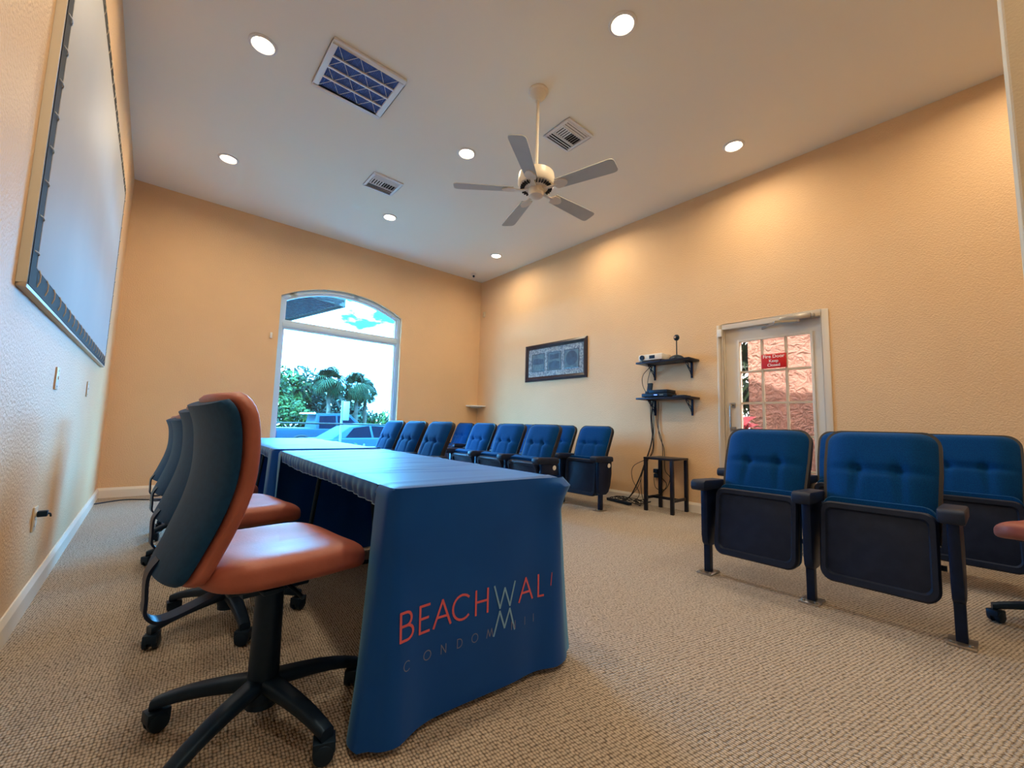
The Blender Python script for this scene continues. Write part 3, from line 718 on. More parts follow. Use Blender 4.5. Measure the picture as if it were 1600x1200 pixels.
# lettering printed on the front skirt
def front_pt(xl, z):
    p = skA(max(-hxA+.005, min(hxA-.02, xl)), -hyA, 0, -1, xl+1, z); return (p[0], p[1]-.0016, z)
def strokes(builder, polys, x0, z0, w, h, lw):
    for pl in polys:
        Q = [Vector((x0+px*w, z0+pz*h)) for px, pz in pl]
        for i in range(len(Q)-1):
            a, c = Q[i], Q[i+1]; d = (c-a).normalized(); nrm = Vector((-d.y, d.x))*lw/2; ex = d*lw*.35
            quad = [a-ex+nrm, a-ex-nrm, c+ex-nrm, c+ex+nrm]
            vs_ = [front_pt(q.x, q.y) for q in quad]
            builder.add(vs_, [(0, 1, 2, 3)])
def arcp(cx, cz, rx, rz, a0, a1, n=12): return [(cx+rx*math.cos(R(a0+(a1-a0)*i/n)), cz+rz*math.sin(R(a0+(a1-a0)*i/n))) for i in range(n+1)]
GL = {
 'B': [[(0, 0), (0, 1)], [(0, 1), (.45, 1)]+arcp(.45, .76, .38, .24, 90, -90)+[(0, .52)], [(.45, .52)]+arcp(.5, .26, .48, .26, 90, -90)+[(0, 0)]],
 'E': [[(.85, 1), (0, 1), (0, 0), (.85, 0)], [(0, .52), (.75, .52)]],
 'A': [[(0, 0), (.5, 1), (1, 0)], [(.2, .36), (.8, .36)]],
 'C': [arcp(.55, .5, .55, .5, 48, 312, 18)],
 'H': [[(0, 0), (0, 1)], [(.9, 0), (.9, 1)], [(0, .52), (.9, .52)]],
 'W': [[(0, 1), (.3, 0), (.5, .85), (.72, 0), (1, 1)]],
 'L': [[(0, 1), (0, 0), (.55, 0)]],
 'O': [arcp(.5, .5, .5, .5, 0, 360, 22)],
 'N': [[(0, 0), (0, 1), (.85, 0), (.85, 1)]],
 'D': [[(0, 0), (0, 1), (.25, 1)]+arcp(.3, .5, .6, .5, 90, -90, 14)+[(0, 0)]],
 'M': [[(0, 0), (.2, 1), (.5, .1), (.8, 1), (1, 0)]],
 'I': [[(0, 0), (0, 1)]],
}
# local x on the front face = world x - about .92 (front edge midpoint)
XO = .938
hgt = .078; zb = .290
def letter(polys, x, z, w, h, lw, m, lab=None):
    b = MB(); strokes(b, polys, x-XO, z, w, h, lw); return b.build('letter', m, cA, smooth=0, label=lab)
for ch, x, w in (('B', .615, .045), ('E', .684, .040), ('A', .735, .062), ('C', .805, .066), ('H', .895, .054), ('A', 1.085, .066), ('L', 1.180, .042)):
    letter(GL[ch], x, zb, w, hgt, .0075, M['pink'], 'pink printed letter')
letter([[(0, 1), (.27, 0), (.5, .82), (.75, 0), (1, 1)]], .972, zb, .092, hgt, .0065, M['bluegrey'], 'blue-grey printed letter W')
letter([[(0, 0), (.27, 1), (.5, .22), (.75, 1), (1, 0)]], .972, zb-.087, .092, .076, .0065, M['bluegrey'], 'blue-grey mirrored W')
letter([[(0, .4), (.1, 1.0)]], 1.236, zb, .05, hgt, .0030, M['pink'])
for ch, x, w in (('C', .628, .022), ('O', .702, .026), ('N', .766, .020), ('D', .826, .020), ('O', .882, .024), ('M', .942, .026), ('N', 1.050, .020), ('I', 1.115, .01), ('I', 1.158, .01)):
    letter(GL[ch], x, .204, w, .027, .0026, M['faint'])

# ------------------------------------------------------------------ office chairs
def make_chair(lab, loc, rz, base_rot, sz=.55, bz=0.0, br=0.0):
    c = thing('office_chair', lab, 'chair', loc, rz, 'tan leather office chairs')
    # base
    MB().lathe([(0, .075), (.045, .075), (.05, .09), (.05, .135), (.036, .15), (0, .15)], n=20).build('hub', M['black'], c)
    MB().lathe([(0, .05), (.045, .06), (.044, .145), (.041, .30), (.040, sz-.15), (.0, sz-.15)], n=20).build('column_sleeve', M['black'], c)
    MB().cyl((0, 0, .28), (0, 0, sz-.12), .018, n=14).build('gas_lift', M['black'], c)
    for k in range(5):
        a = base_rot+2*PI*k/5; m4 = Matrix.Rotation(a, 4, 'Z')
        b = MB()
        def leg(u, v):
            x = .03+.275*v; z = .125-.02*v-.03*v**3; w = .030-.010*v; h = .022-.006*v; t = 2*PI*u
            cx, sx = math.cos(t), math.sin(t)
            return tuple(m4 @ Vector((x, w*abs(cx)**.6*(1 if cx > 0 else -1), z+h*abs(sx)**.6*(1 if sx > 0 else -1))))
        b.grid(leg, 14, 9, True)
        n0 = len(b.v)-14; b.f.append(tuple(range(n0, n0+14)))
        lg = b.build('base_leg', M['black'], c, smooth=50)
        b = MB()
        ca = a+.9
        ctr = m4 @ Vector((.292, 0, .029)); d = Vector((math.cos(ca), math.sin(ca), 0)); off = d.orthogonal(); sd = Vector((-d.y, d.x, 0))
        for s in (-1, 1): b.cyl(ctr+sd*(s*.008), ctr+sd*(s*.026), .029, .026, 16)
        b.cyl(ctr+sd*-.012, ctr+sd*.012, .02, .02, 10); b.cyl(ctr+Vector((0, 0, .01)), ctr+Vector((0, 0, .06)), .010, n=8)
        b.box(-.028, .030, -.024, .024, .030, .062, Matrix.Translation((ctr.x, ctr.y, 0)) @ Matrix.Rotation(ca, 4, 'Z'))
        b.build('caster', M['black'], lg, bevel=.003)
    b = MB(); b.box(-.10, .09, -.075, .075, sz-.135, sz-.09); b.box(-.06, .0, -.12, .12, sz-.125, sz-.11); b.build('tilt_mechanism', M['black'], c, bevel=.006)
    b = MB(); b.tube(smooth_path([(.02, -.07, sz-.115), (.02, -.16, sz-.12), (.02, -.2, sz-.125)], 3), .006, 8); b.build('lever', M['black'], c)
    MB().box(-.16, .16, -.16, .16, sz-.092, sz-.072).build('seat_board', M['black'], c, bevel=.008)
    # seat cushion: closed superellipsoid slab with waterfall front
    def seat(u, v):
        t = 2*PI*u; ph_ = -PI/2+PI*v
        e = lambda q, p: abs(q)**p*(1 if q >= 0 else -1)
        cp = e(math.cos(ph_), .35); cu, su = e(math.cos(t), .55), e(math.sin(t), .55)
        x = .235*cp*cu; y = .232*cp*su; z = .048*e(math.sin(ph_), .75)
        z += -.030*max(0, (x-.10)/.135)**2 + .014*(y/.232)**2*(1 if z > 0 else .3) - .010*math.exp(-((x+.03)**2+y*y)/.02)*(1 if z > 0 else 0)
        return (x+.015, y, sz-.042+z)
    MB().grid(seat, 48, 22, True).build('seat', M['leather'], c, smooth=80)
    # backrest: centre curve in XZ (rises from a set-back foot, bulges forward, curls back on top)
    Z0 = sz-.050+bz
    cur = smooth_path([(-.262, 0, Z0), (-.226, 0, Z0+.09), (-.190, 0, Z0+.20), (-.175, 0, Z0+.30), (-.182, 0, Z0+.42), (-.212, 0, Z0+.505)], 6)
    m4b = Matrix.Translation((-.3, 0, Z0)) @ Matrix.Rotation(br, 4, 'Y') @ Matrix.Translation((.3, 0, -Z0))
    cur = [m4b @ p for p in cur]
    nC = len(cur)
    def wid(v):
        base = .165+.055*math.sin(min(1, v*1.25)*PI/2)
        e0 = min(1, v/.10); e1 = min(1, (1-v)/.16)
        return base*math.sqrt(max(0.0, 1-(1-e0)**2)*.75+.25)*(.30+.70*math.sqrt(max(0.0, 1-(1-e1)**2)))
    def nrm(i):
        t = (cur[min(i+1, nC-1)]-cur[max(i-1, 0)]).normalized(); return Vector((t.z, 0, -t.x))
    def section(thick_f, thick_b, grow):
        def fn(u, v):
            i = round(v*(nC-1)); p = cur[i]; nn = nrm(i); t = 2*PI*u
            w = wid(v)+grow
            cx, sx = math.cos(t), math.sin(t)
            yy = w*abs(cx)**.6*(1 if cx > 0 else -1)
            end = min(1, v/.06, (1-v)/.05); end = math.sqrt(max(0, 1-(1-end)**2))
            dd = (thick_f if sx > 0 else thick_b)*abs(sx)**.8*(1 if sx > 0 else -1)*(.25+.75*end)
            curv = .030*(yy/.22)**2        # wraps around the sitter
            q = p+nn*(dd+curv); return (q.x, yy, q.z)
        return fn
    b = MB().grid(section(.048, .016, 0), 40, nC, True); b.f.append(tuple(range(39, -1, -1))); b.f.append(tuple((nC-1)*40+k for k in range(40)))
    bk = b.build('backrest', M['leather'], c, smooth=80)
    def shell(u, v):
        vv = .015+.93*v; i = vv*(nC-1); i0 = int(i); fr = i-i0; p = cur[i0].lerp(cur[min(i0+1, nC-1)], fr); nn = nrm(round(i)); t = 2*PI*u
        w = wid(.02+.96*vv)*.94; cx, sx = math.cos(t), math.sin(t); yy = w*abs(cx)**.5*(1 if cx > 0 else -1)
        dd = -.022+(.012 if sx > 0 else .026)*(abs(sx)**.7)*(1 if sx > 0 else -1)
        q = p+nn*(dd+.030*(yy/.22)**2); return (q.x, yy, q.z)
    b = MB().grid(shell, 36, nC, True); b.f.append(tuple(range(35, -1, -1))); b.f.append(tuple((nC-1)*36+k for k in range(36)))
    b.build('back_shell', M['shell'], bk, smooth=60)
    p0 = cur[3]; n0 = nrm(3)
    jb = smooth_path([p0-n0*.045, (cur[0]-n0*.05), Vector((-.308, 0, Z0-.045)), Vector((-.305, 0, Z0-.085)), Vector((-.275, 0, Z0-.108)), Vector((-.21, 0, Z0-.095)), Vector((-.10, 0, sz-.105))], 6)
    MB().tube(jb, 0, flat=(.052, .008, (0, 1, 0))).build('back_bar', M['seat_metal'], c, smooth=30)
    return c
make_chair('tan leather office chair with charcoal back, nearest to the camera', (.335, 1.545, 0), R(7), R(-4), .548)
make_chair('tan leather office chair, second along the chair row at the covered tables', (.35, 2.40, 0), R(8), R(-22), .535)
make_chair('tan leather office chair, third along the chair row at the covered tables', (.355, 3.50, 0), R(9), R(20), .50, -.01)
make_chair('tan leather office chair, farthest of the chair row, nearest the back wall', (.35, 4.33, 0), R(6), R(-12), .49, -.01)
make_chair('tan leather office chair half cut off by the right edge beside theatre seats', (3.43, -.22, 0), R(70), R(30), .52)

# ------------------------------------------------------------------ theatre seats
SW = .577
def seat_mesh_parts():
    P = {}
    # stanchion parts (at local y=0)
    b = MB(); b.box(-.024, .024, -.020, .020, .008, .25); P['leg_post'] = (b, M['seat_metal'], .004)
    b = MB(); b.box(-.075, .06, -.048, .048, 0, .010); b.cyl((-.05, .03, .01), (-.05, .03, .018), .010, n=8); b.cyl((-.05, -.03, .01), (-.05, -.03, .018), .010, n=8); P['foot_plate'] = (b, M['steel'], .002)
    pl = [(-.055, .56), (-.055, .25), (-.045, .20), (-.02, .175), (.08, .175), (.125, .20), (.16, .27), (.185, .40), (.185, .56)]
    b = MB().prism(pl, 1, -.022, .022); P['side_panel'] = (b, M['seat_metal'], .008)
    ar = [(-.135, .545), (-.147, .565), (-.142, .602), (-.12, .614), (.17, .604), (.185, .59), (.185, .545)]
    b = MB().prism(ar, 1, -.046, .046); P['armrest'] = (b, M['seat_pan'], .010)
    return P
PARTS = seat_mesh_parts()
hb = .248           # half width of the back
ZB0, ZB1, XB0, XB1 = .43, .945, .115, .315
def back_frame(v): return XB0+(XB1-XB0)*v+.035*math.sin(v*PI)*-.4, ZB0+(ZB1-ZB0)*v
bd = Vector((XB1-XB0, 0, ZB1-ZB0)).normalized(); bn = Vector((-bd.z, 0, bd.x))
def outline_w(v, grow=0):
    r = .075; h = (ZB1-ZB0); top = (1-v)*h
    w = hb*(.93+.07*min(1, v*1.6))+grow
    if top < r: w = w-r+math.sqrt(max(0, r*r-(r-top)**2))
    return w
vlist = [0, .03, .08, .14, .2, .26, .32, .38, .44, .49, .53, .56, .59, .62, .66, .71, .76, .81, .85, .885, .91, .935, .955, .972, .986, .995, 1]
def cushion_depth(u, v):
    edge = (1-abs(u)**5)*min(1, v/.05)**.5*min(1, max(0, (1-v)/.07))**.5
    d = .052*edge
    g = lambda x, s: math.exp(-(x/s)**2)
    d -= .020*g(v-.575, .030)*(1-.55*abs(u)**3)*edge
    for b_ in (-.36, .36):
        d -= .020*g(u-b_, .10)*g(v-.575, .045)
        if v < .575: d -= .012*g(u-b_-.22*(1 if b_ > 0 else -1)*(.575-v), .07)*min(1, (.575-v)/.1)*max(0, 1-(.575-v)/.5)
        if v > .575: d -= .006*g(u-b_, .09)*max(0, 1-(v-.575)/.18)
    return max(d, 0)
NU = 33
def build_cushion():
    b = MB(); nv = len(vlist)
    def fn(uu, vv):
        v = vlist[round(vv*(nv-1))]; u = -1+2*uu; x, z = back_frame(v); w = outline_w(v, -.005)
        q = Vector((x, 0, z))+bn*(.012+cushion_depth(u, v)); return (q.x, u*max(w, .02), q.z)
    b.grid(fn, NU, nv)
    def fb(uu, vv):
        v = vlist[round(vv*(nv-1))]; u = -1+2*uu; x, z = back_frame(v); w = outline_w(v, -.005); return (x+.004, u*max(w, .02), z)
    k = len(b.v); b.grid(fb, NU, nv)
    for j in range(nv-1):
        for i in (0, NU-1): b.f.append((j*NU+i, (j+1)*NU+i, k+(j+1)*NU+i, k+j*NU+i))
    for i in range(NU-1):
        for j in (0, nv-1): b.f.append((j*NU+i, j*NU+i+1, k+j*NU+i+1, k+j*NU+i))
    return b
def build_shell():
    b = MB(); nv = len(vlist)
    def fn(d):
        def f(uu, vv):
            v = vlist[round(vv*(nv-1))]; v2 = -.06+1.075*v; u = -1+2*uu; x, z = back_frame(v2); w = outline_w(min(1, v), .004); q = Vector((x, 0, z))-bn*d
            return (q.x, u*max(w, .03), q.z)
        return f
    b.grid(fn(-.016), 3, nv); k = len(b.v); b.grid(fn(.024), 3, nv)
    for j in range(nv-1):
        for i in (0, 2): b.f.append((j*3+i, (j+1)*3+i, k+(j+1)*3+i, k+j*3+i))
    for i in range(2):
        for j in (0, nv-1): b.f.append((j*3+i, j*3+i+1, k+j*3+i+1, k+j*3+i))
    return b
def rrect(w, h, r, bow=0, n=5):
    P = []
    for cx, cz, a0 in ((w-r, h-r, 0), (-w+r, h-r, 90), (-w+r, -h+r, 180), (w-r, -h+r, 270)):
        for i in range(n+1): a = R(a0+90*i/n); x = cx+r*math.cos(a); z = cz+r*math.sin(a); P.append((x, z-(bow*(1-(x/w)**2) if cz < 0 else 0)))
    return P
def pan_meshes():
    w, h = .235, .205
    o = rrect(w, h, .05, .025)
    pan = MB().prism(o, 0, -.012, .030)
    i_ = rrect(w-.035, h-.04, .03, .02)
    n = len(o)
    rim = MB()
    # raised rim on the pan
    A = [(-.012, p[0], p[1]) for p in o]; oo = rrect(w-.008, h-.008, .045, .025); B_ = [(-.026, p[0], p[1]) for p in oo]; ii = rrect(w-.028, h-.032, .03, .02); C_ = [(-.026, p[0], p[1]) for p in ii]; D_ = [(-.012, p[0], p[1]) for p in i_]
    v = A+B_+C_+D_; f = []
    for r_ in range(3):
        for k in range(n): j = (k+1) % n; f.append((r_*n+k, r_*n+j, (r_+1)*n+j, (r_+1)*n+k))
    rim.add(v, f)
    cu = MB()
    c0 = rrect(w-.006, h+.012, .05, .02); rings = []
    for x, sc_ in ((.030, .99), (.040, 1.005), (.085, 1.005), (.10, .97), (.110, .85), (.113, .5)): rings.append([(x, p[0]*sc_, p[1]*sc_+.016) for p in c0])
    v = [q for r_ in rings for q in r_]; f = []
    for r_ in range(len(rings)-1):
        for k in range(n): j = (k+1) % n; f.append((r_*n+k, r_*n+j, (r_+1)*n+j, (r_+1)*n+k))
    f.append(tuple((len(rings)-1)*n+k for k in range(n))); f.append(tuple(range(n-1, -1, -1)))
    cu.add(v, f)
    return pan, rim, cu
proto = None
def theatre_seat(lab, x, y, tilt, near_end, far_end, group, button=False):
    """tilt: degrees the tip-up seat leans open from upright"""
    global proto
    t = thing('theatre_seat', lab, 'theatre seat', (x, y, 0), 0, group)
    if proto is None:
        proto = {}
        for k, (b, m, bv) in PARTS.items(): proto[k] = b.build(k, m, None, bevel=bv).data
        proto['cushion'] = build_cushion().build('back_cushion', M['seat_fabric'], None, smooth=80).data
        proto['shell'] = build_shell().build('back_shell', M['piping'], None, smooth=40).data
        pn, rm, cu = pan_meshes()
        proto['pan'] = pn.build('seat_pan', M['seat_pan'], None, bevel=.005).data
        proto['rim'] = rm.build('pan_rim', M['seat_pan'], None, smooth=30).data
        proto['scush'] = cu.build('seat_cushion', M['seat_fabric'], None, smooth=50).data
        b = MB()
        for s in (-1, 1): b.cyl((-.0, s*.09, 0), (.008, s*.09, 0), .013, n=12)
        proto['hinge'] = MB().cyl((.09, -.25, .30), (.09, .25, .30), .014, n=10).build('pivot_rod', M['seat_metal'], None).data
        proto['disc'] = MB().lathe([(0, 0), (.026, 0), (.024, .004), (0, .005)], n=20, M=Matrix.Rotation(R(90), 4, 'X')).build('number_disc', M['white_plastic'], None).data
        b = MB()
        for s in (-1, 1): b.lathe([(0, 0), (.012, 0), (.008, .005), (0, .006)], n=12, o=(0, s*hb*.36, 0))
        for o in [o for o in bpy.data.objects if o.type == 'MESH' and o.data in list(proto.values()) and o.parent is None]: bpy.data.objects.remove(o)
    def part(name, key, loc=(0,0,0), rot=(0,0,0), parent=t):
        o = bpy.data.objects.new(name, proto[key]); COL.objects.link(o); o.parent = parent; o.location = loc; o.rotation_euler = rot; return o
    ends = [-SW/2]
    if far_end: ends.append(SW/2)
    for yy in ends:
        part('leg_post', 'leg_post', (0, yy, 0)); part('foot_plate', 'foot_plate', (0, yy, 0))
        sp = part('side_panel', 'side_panel', (0, yy, 0)); part('armrest', 'armrest', (0, yy, 0), parent=t)
        if yy < 0 and button: d = part('number_disc', 'disc', (.13, -.022, .50), parent=sp); d['label'] = 'small round white number disc'
    sh = part('back_shell', 'shell'); part('back_cushion', 'cushion', parent=t)
    part('pivot_rod', 'hinge')
    pz = .36
    a = R(8)-R(tilt)
    pan = part('seat_pan', 'pan', (.0, 0, pz), (0, a, 0)); part('pan_rim', 'rim', parent=pan); part('seat_cushion', 'scush', parent=pan)
    return t
ORD = ['first', 'second', 'third', 'fourth', 'fifth', 'sixth']
# near group, front row of two and rear row of three
for k, y in enumerate((1.031, .456)):
    theatre_seat(['blue tip-up theatre seat in near front row, left one beside the fire door', 'blue tip-up theatre seat in near front row, right one closest to camera'][k], 2.90, y, 0, k == 1, k == 0, 'near theatre seats')
for k, y in enumerate((1.315, .738, .162)):
    theatre_seat(['blue theatre seat in near rear row, end seat by the fire door', 'blue theatre seat in near rear row, middle one mostly hidden', 'blue theatre seat in near rear row, at the right edge of the photo'][k], 3.955, y, 0, k == 2, k == 0, 'near theatre seats')
# far group
for k in range(3):
    theatre_seat('blue theatre seat right behind the covered tables, %s from the camera end' % ORD[k], 2.15, 4.03+k*SW, 6, k == 0, k == 2, 'far theatre seats at the tables', False)
for k in range(3):
    theatre_seat('blue theatre seat with half-lowered bottom in middle row of three, %s from the camera end' % ORD[k], 3.16, 3.42+k*SW, 26, k == 0, k == 2, 'far theatre seats middle row', k == 0)
for k in range(6):
    theatre_seat('blue theatre seat in far row along the right wall, %s from the black stand' % ORD[k], 3.955, 3.303+k*SW, 4, k == 0, k == 5, 'far theatre seats along right wall', k == 0)

# ------------------------------------------------------------------ outside: ground, porch, neighbouring wall
GZ = -.6
struct(MB().box(-60, 90, -40, 120, GZ-.1, GZ).build('ground', M['asphalt'], smooth=0))
struct(MB().box(XL-3, 10.5, YF-3, YB+2.2, GZ, -.13).build('walkway', M['concrete'], smooth=0))
struct(MB().box(-4, 30, 24.5, 60, GZ, GZ+.03).build('lawn', M['grass'], smooth=0))
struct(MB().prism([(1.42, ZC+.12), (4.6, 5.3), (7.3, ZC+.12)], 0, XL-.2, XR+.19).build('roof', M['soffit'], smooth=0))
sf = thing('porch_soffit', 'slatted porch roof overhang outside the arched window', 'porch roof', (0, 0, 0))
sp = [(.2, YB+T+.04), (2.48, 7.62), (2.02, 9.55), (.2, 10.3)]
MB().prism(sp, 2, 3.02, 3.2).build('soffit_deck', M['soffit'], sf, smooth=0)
b = MB()
for i in range(4):
    (xa, ya), (xb, yb_) = sp[i], sp[(i+1) % 4]; d = Vector((xb-xa, yb_-ya, 0)).normalized(); nn = Vector((d.y, -d.x, 0))*.03
    b.add([(xa, ya, 2.98), (xb, yb_, 2.98), (xb+nn.x, yb_+nn.y, 2.98), (xa+nn.x, ya+nn.y, 2.98), (xa, ya, 3.24), (xb, yb_, 3.24), (xb+nn.x, yb_+nn.y, 3.24), (xa+nn.x, ya+nn.y, 3.24)], [(3,2,1,0),(4,5,6,7),(0,1,5,4),(1,2,6,5),(2,3,7,6),(3,0,4,7)])
b.build('fascia', M['soffit'], sf, smooth=0)
MB().box(.35, .65, 9.6, 9.9, GZ, 3.02).build('porch_column', M['soffit'], sf, bevel=.01)
for k in range(22):
    y = 7.3+k*.11
    xm = 2.40-(y-7.62)*.24 if y > 7.62 else 2.40
    MB().box(.3, xm-.02, y, y+.03, 2.99, 3.022).build('soffit_slat', M['art_dark'], sf, smooth=0)

nb = thing('stucco_building', 'pink stucco building wall seen through the fire door glass', 'building', (7.5, 0, -.13))
MB().box(0, .3, -6, 2.69, 0, 3.5).build('stucco_wall', M['stucco'], nb, smooth=0)
MB().box(.3, 5, -6, -5.7, 0, 3.5).build('side_wall', M['stucco'], nb, smooth=0)
MB().box(-.06, .34, -6, 2.74, 3.5, 3.75).build('roof_fascia', M['leaf_red'], nb, smooth=0)

def foliage(b, c, rx, ry, rz, n, size, seed):
    rnd = random.Random(seed)
    for _ in range(n):
        while True:
            p = Vector((rnd.uniform(-1, 1), rnd.uniform(-1, 1), rnd.uniform(-1, 1)))
            if .25 < p.length < 1: break
        q = Vector(c)+Vector((p.x*rx, p.y*ry, p.z*rz)); s = size*rnd.uniform(.6, 1.3)
        a = Vector((rnd.gauss(0, 1), rnd.gauss(0, 1), rnd.gauss(0, 1))).normalized(); e = a.orthogonal().normalized()
        b.add([q-a*s, q+e*s*.45, q+a*s, q-e*s*.45], [(0, 1, 2, 3)])
def tree(name, lab, loc, h, blobs, m, seed, n=420, size=.22, group='trees beyond the car park'):
    t = thing(name, lab, 'tree', loc, 0, group)
    b = MB()
    for i, (x, y, z, r) in enumerate(blobs): foliage(b, (x, y, z), r, r, r*.85, n, size, seed+i)
    f = b.build('foliage', m, t, smooth=0); f['kind'] = 'stuff'
    b = MB(); b.tube([(0, 0, 0), (.05, .02, h*.3), (-.03, .05, h*.6)], [.16, .12, .07], 8)
    for i, (x, y, z, r) in enumerate(blobs): b.tube([(0, .02, h*.35), (x*.5, y*.5, (h*.35+z)*.5), (x, y, z)], [.08, .06, .03], 6)
    b.build('trunk', M['bark'], t)
tree('oak_tree', 'broad yellow-green oak at left side of the window view', (5.6, 29, GZ), 4.2, [(0, 0, 3.6, 1.6), (-1.1, .3, 2.9, 1.2), (1.1, .2, 3.3, 1.3), (.2, -.6, 2.4, 1.2)], M['leaf_a'], 1)
tree('oak_tree', 'dense dark green tree left of centre beyond the pickup', (7.6, 30, GZ), 4.4, [(0, 0, 3.7, 1.7), (-1.0, .2, 2.7, 1.3), (1.2, .1, 3.2, 1.4), (.3, -.6, 2.0, 1.4)], M['leaf_b'], 11)
tree('understory_tree', 'low leafy tree behind the palms beyond the cars', (10.2, 33, GZ), 3.0, [(0, 0, 3.0, 1.5), (-1.6, .2, 3.2, 1.5), (1.4, .1, 2.6, 1.4), (-.8, -.5, 1.6, 1.4), (1.2, -.5, 1.4, 1.3), (2.3, 0, 1.9, 1.2)], M['leaf_b'], 21)
tree('understory_tree', 'small round shrub tree right of the palms', (14.5, 33, GZ), 1.9, [(0, 0, 1.5, 1.2), (-1.2, 0, 1.2, 1.0), (1.3, .1, 1.5, 1.1)], M['leaf_a'], 31)
tree('understory_tree', 'thin young tree in front of the dark oak', (5.9, 26, GZ), 2.3, [(0, 0, 2.1, .9), (.5, 0, 1.7, .7), (-.5, .1, 1.6, .7)], M['leaf_a'], 41, 260, .16)

def frond_mesh(name, L, droop, material, nleaf=18, wide=.42):
    """fan frond: a stalk that ends in a spray of narrow drooping leaflets"""
    b = MB(); P0 = Vector((L*.42, 0, L*.08))
    b.tube([Vector((0, 0, 0)), Vector((L*.22, 0, L*.06)), P0], [.02, .016, .012], 4)
    for i in range(nleaf):
        a = R(-105+210*i/(nleaf-1)); l = L*(.62-.16*abs(a)/1.8)
        d = Vector((math.cos(a), math.sin(a), .12)); sd = Vector((-math.sin(a), math.cos(a), 0))*L*.028
        m_ = P0+d*l*.55; e = P0+Vector((d.x, d.y, -droop))*l
        b.add([P0, m_+sd, e, m_-sd], [(0, 1, 2, 3)])
    o = b.build(name, material, None, smooth=0); me = o.data; bpy.data.objects.remove(o); return me
fr_me = frond_mesh('frond', 1.25, .55, M['leaf_c'])
def palm(lab, loc, h, sc_, seed, nf=30, group='palms beyond the car park'):
    t = thing('palm_tree', lab, 'palm tree', loc, 0, group)
    MB().tube([(0, 0, 0), (.05, 0, h*.4), (.02, .03, h*.75), (0, 0, h)], [.17, .13, .12, .14], 10).build('trunk', M['bark'], t)
    rnd = random.Random(seed)
    for k in range(nf):
        o = bpy.data.objects.new('frond', fr_me); COL.objects.link(o); o.parent = t; o.location = (0, 0, h)
        s = sc_*rnd.uniform(.8, 1.05); o.scale = (s, s, s); o.rotation_euler = (rnd.uniform(-.9, .9), R(rnd.choice((-75, -50, -28, -8, 14, 36, 58))+rnd.uniform(-8, 8)), k*2.399)
palm('tall cabbage palm left of the other two palms', (8.25, 27, GZ), 3.95, 1.0, 1, 46)
palm('cabbage palm in the middle of the palm group', (9.95, 27, GZ), 3.7, 1.0, 2, 46)
palm('leaning cabbage palm at the right of the palm group', (10.85, 27.8, GZ), 3.4, .9, 3, 46)
palm('palm glimpsed through left pane of the fire door', (10.4, 4.0, -.13), 2.2, 1.1, 7, 26, 'palms outside the fire door')

def hedge(name, lab, loc, rx, ry, rz, m, n, size, seed, cat='shrub', group=None):
    t = thing(name, lab, cat, loc, 0, group)
    b = MB(); foliage(b, (0, 0, rz*.95), rx, ry, rz, n, size, seed); f = b.build('foliage', m, t, smooth=0); f['kind'] = 'stuff'
    b = MB()
    for k in range(5): b.tube([(rx*.3*(k-2)/2, 0, 0), (rx*.45*(k-2)/2, 0, rz*1.1)], .012, 5)
    b.build('stems', M['bark'], t)
hedge('low_hedge', 'low bright green hedge just outside the window', (4.25, 11.2, GZ), .75, .35, .48, M['leaf_a'], 900, .07, 51)
hedge('croton_bush', 'red-leaved bush seen through left side of door glass', (6.6, 2.50, -.13), .30, .30, .66, M['leaf_red'], 420, .12, 61)
bp_ = thing('bollard_post', 'slim dark post beside the red bush outside the door', 'post', (6.2, 2.43, -.13))
MB().cyl((0, 0, 0), (0, 0, 1.35), .035, n=14).build('post', M['seat_metal'], bp_); MB().lathe([(.042, 1.34), (.042, 1.37), (0, 1.39)], n=14).build('post_cap', M['seat_metal'], bp_)

# rail and sign post
rl = thing('hand_rail', 'thin dark metal hand rail across the window view', 'railing', (0, 9.6, 0))
MB().cyl((.6, 0, .865), (5.2, 0, .865), .017, n=10).build('top_rail', M['tyre'], rl)
for x in (.6, 5.2): MB().cyl((x, 0, GZ), (x, 0, .865), .022, n=10).build('rail_post', M['art_dark'], rl)
sgp = thing('sign_post', 'thin sign post with a narrow plate in front of the cars', 'sign', (4.05, 12, GZ))
MB().box(-.025, .025, -.02, .02, 0, 2.1).build('post', M['soffit'], sgp)
MB().box(.03, .2, -.025, -.012, 1.55, 2.08, Matrix.Rotation(R(-35), 4, 'Z')).build('sign_plate', M['soffit'], sgp, bevel=.003)

# vehicles
def wheel(parent, x, y, r, w):
    s = 1 if y > 0 else -1
    ty = MB().lathe([(r*.62, -w/2), (r*.9, -w/2), (r, -w*.35), (r, w*.35), (r*.9, w/2), (r*.62, w/2)], n=28, M=Matrix.Rotation(R(90), 4, 'X'), o=(x, y, r)).build('wheel', M['tyre'], parent)
    b = MB(); b.lathe([(0, .01), (r*.16, .01), (r*.16, -.02), (0, -.02)], n=14, M=Matrix.Rotation(R(90), 4, 'X'), o=(x, y-w*.42 if s < 0 else y+w*.42, r))
    for k in range(6):
        a = 2*PI*k/6; yy = y+s*w*.44; d = Vector((math.cos(a), 0, math.sin(a))); c = Vector((x, yy, r)); n_ = Vector((-d.z, 0, d.x))*r*.09
        v = [c+d*r*.1-n_, c+d*r*.1+n_, c+d*r*.64+n_*.9, c+d*r*.64-n_*.9]; v2 = [q+Vector((0, -s*.03, 0)) for q in v]
        b.add(v+v2, [(0,1,2,3),(7,6,5,4),(0,1,5,4),(1,2,6,5),(2,3,7,6),(3,0,4,7)])
    b.build('rim', M['chrome'], ty)
def taper(b, zc, inset):
    v = []
    for x, y, z in b.v:
        if z > zc: k = (z-zc)*inset; y = y-(k if y > 0 else -k)
        v.append((x, y, z))
    b.v = v; return b
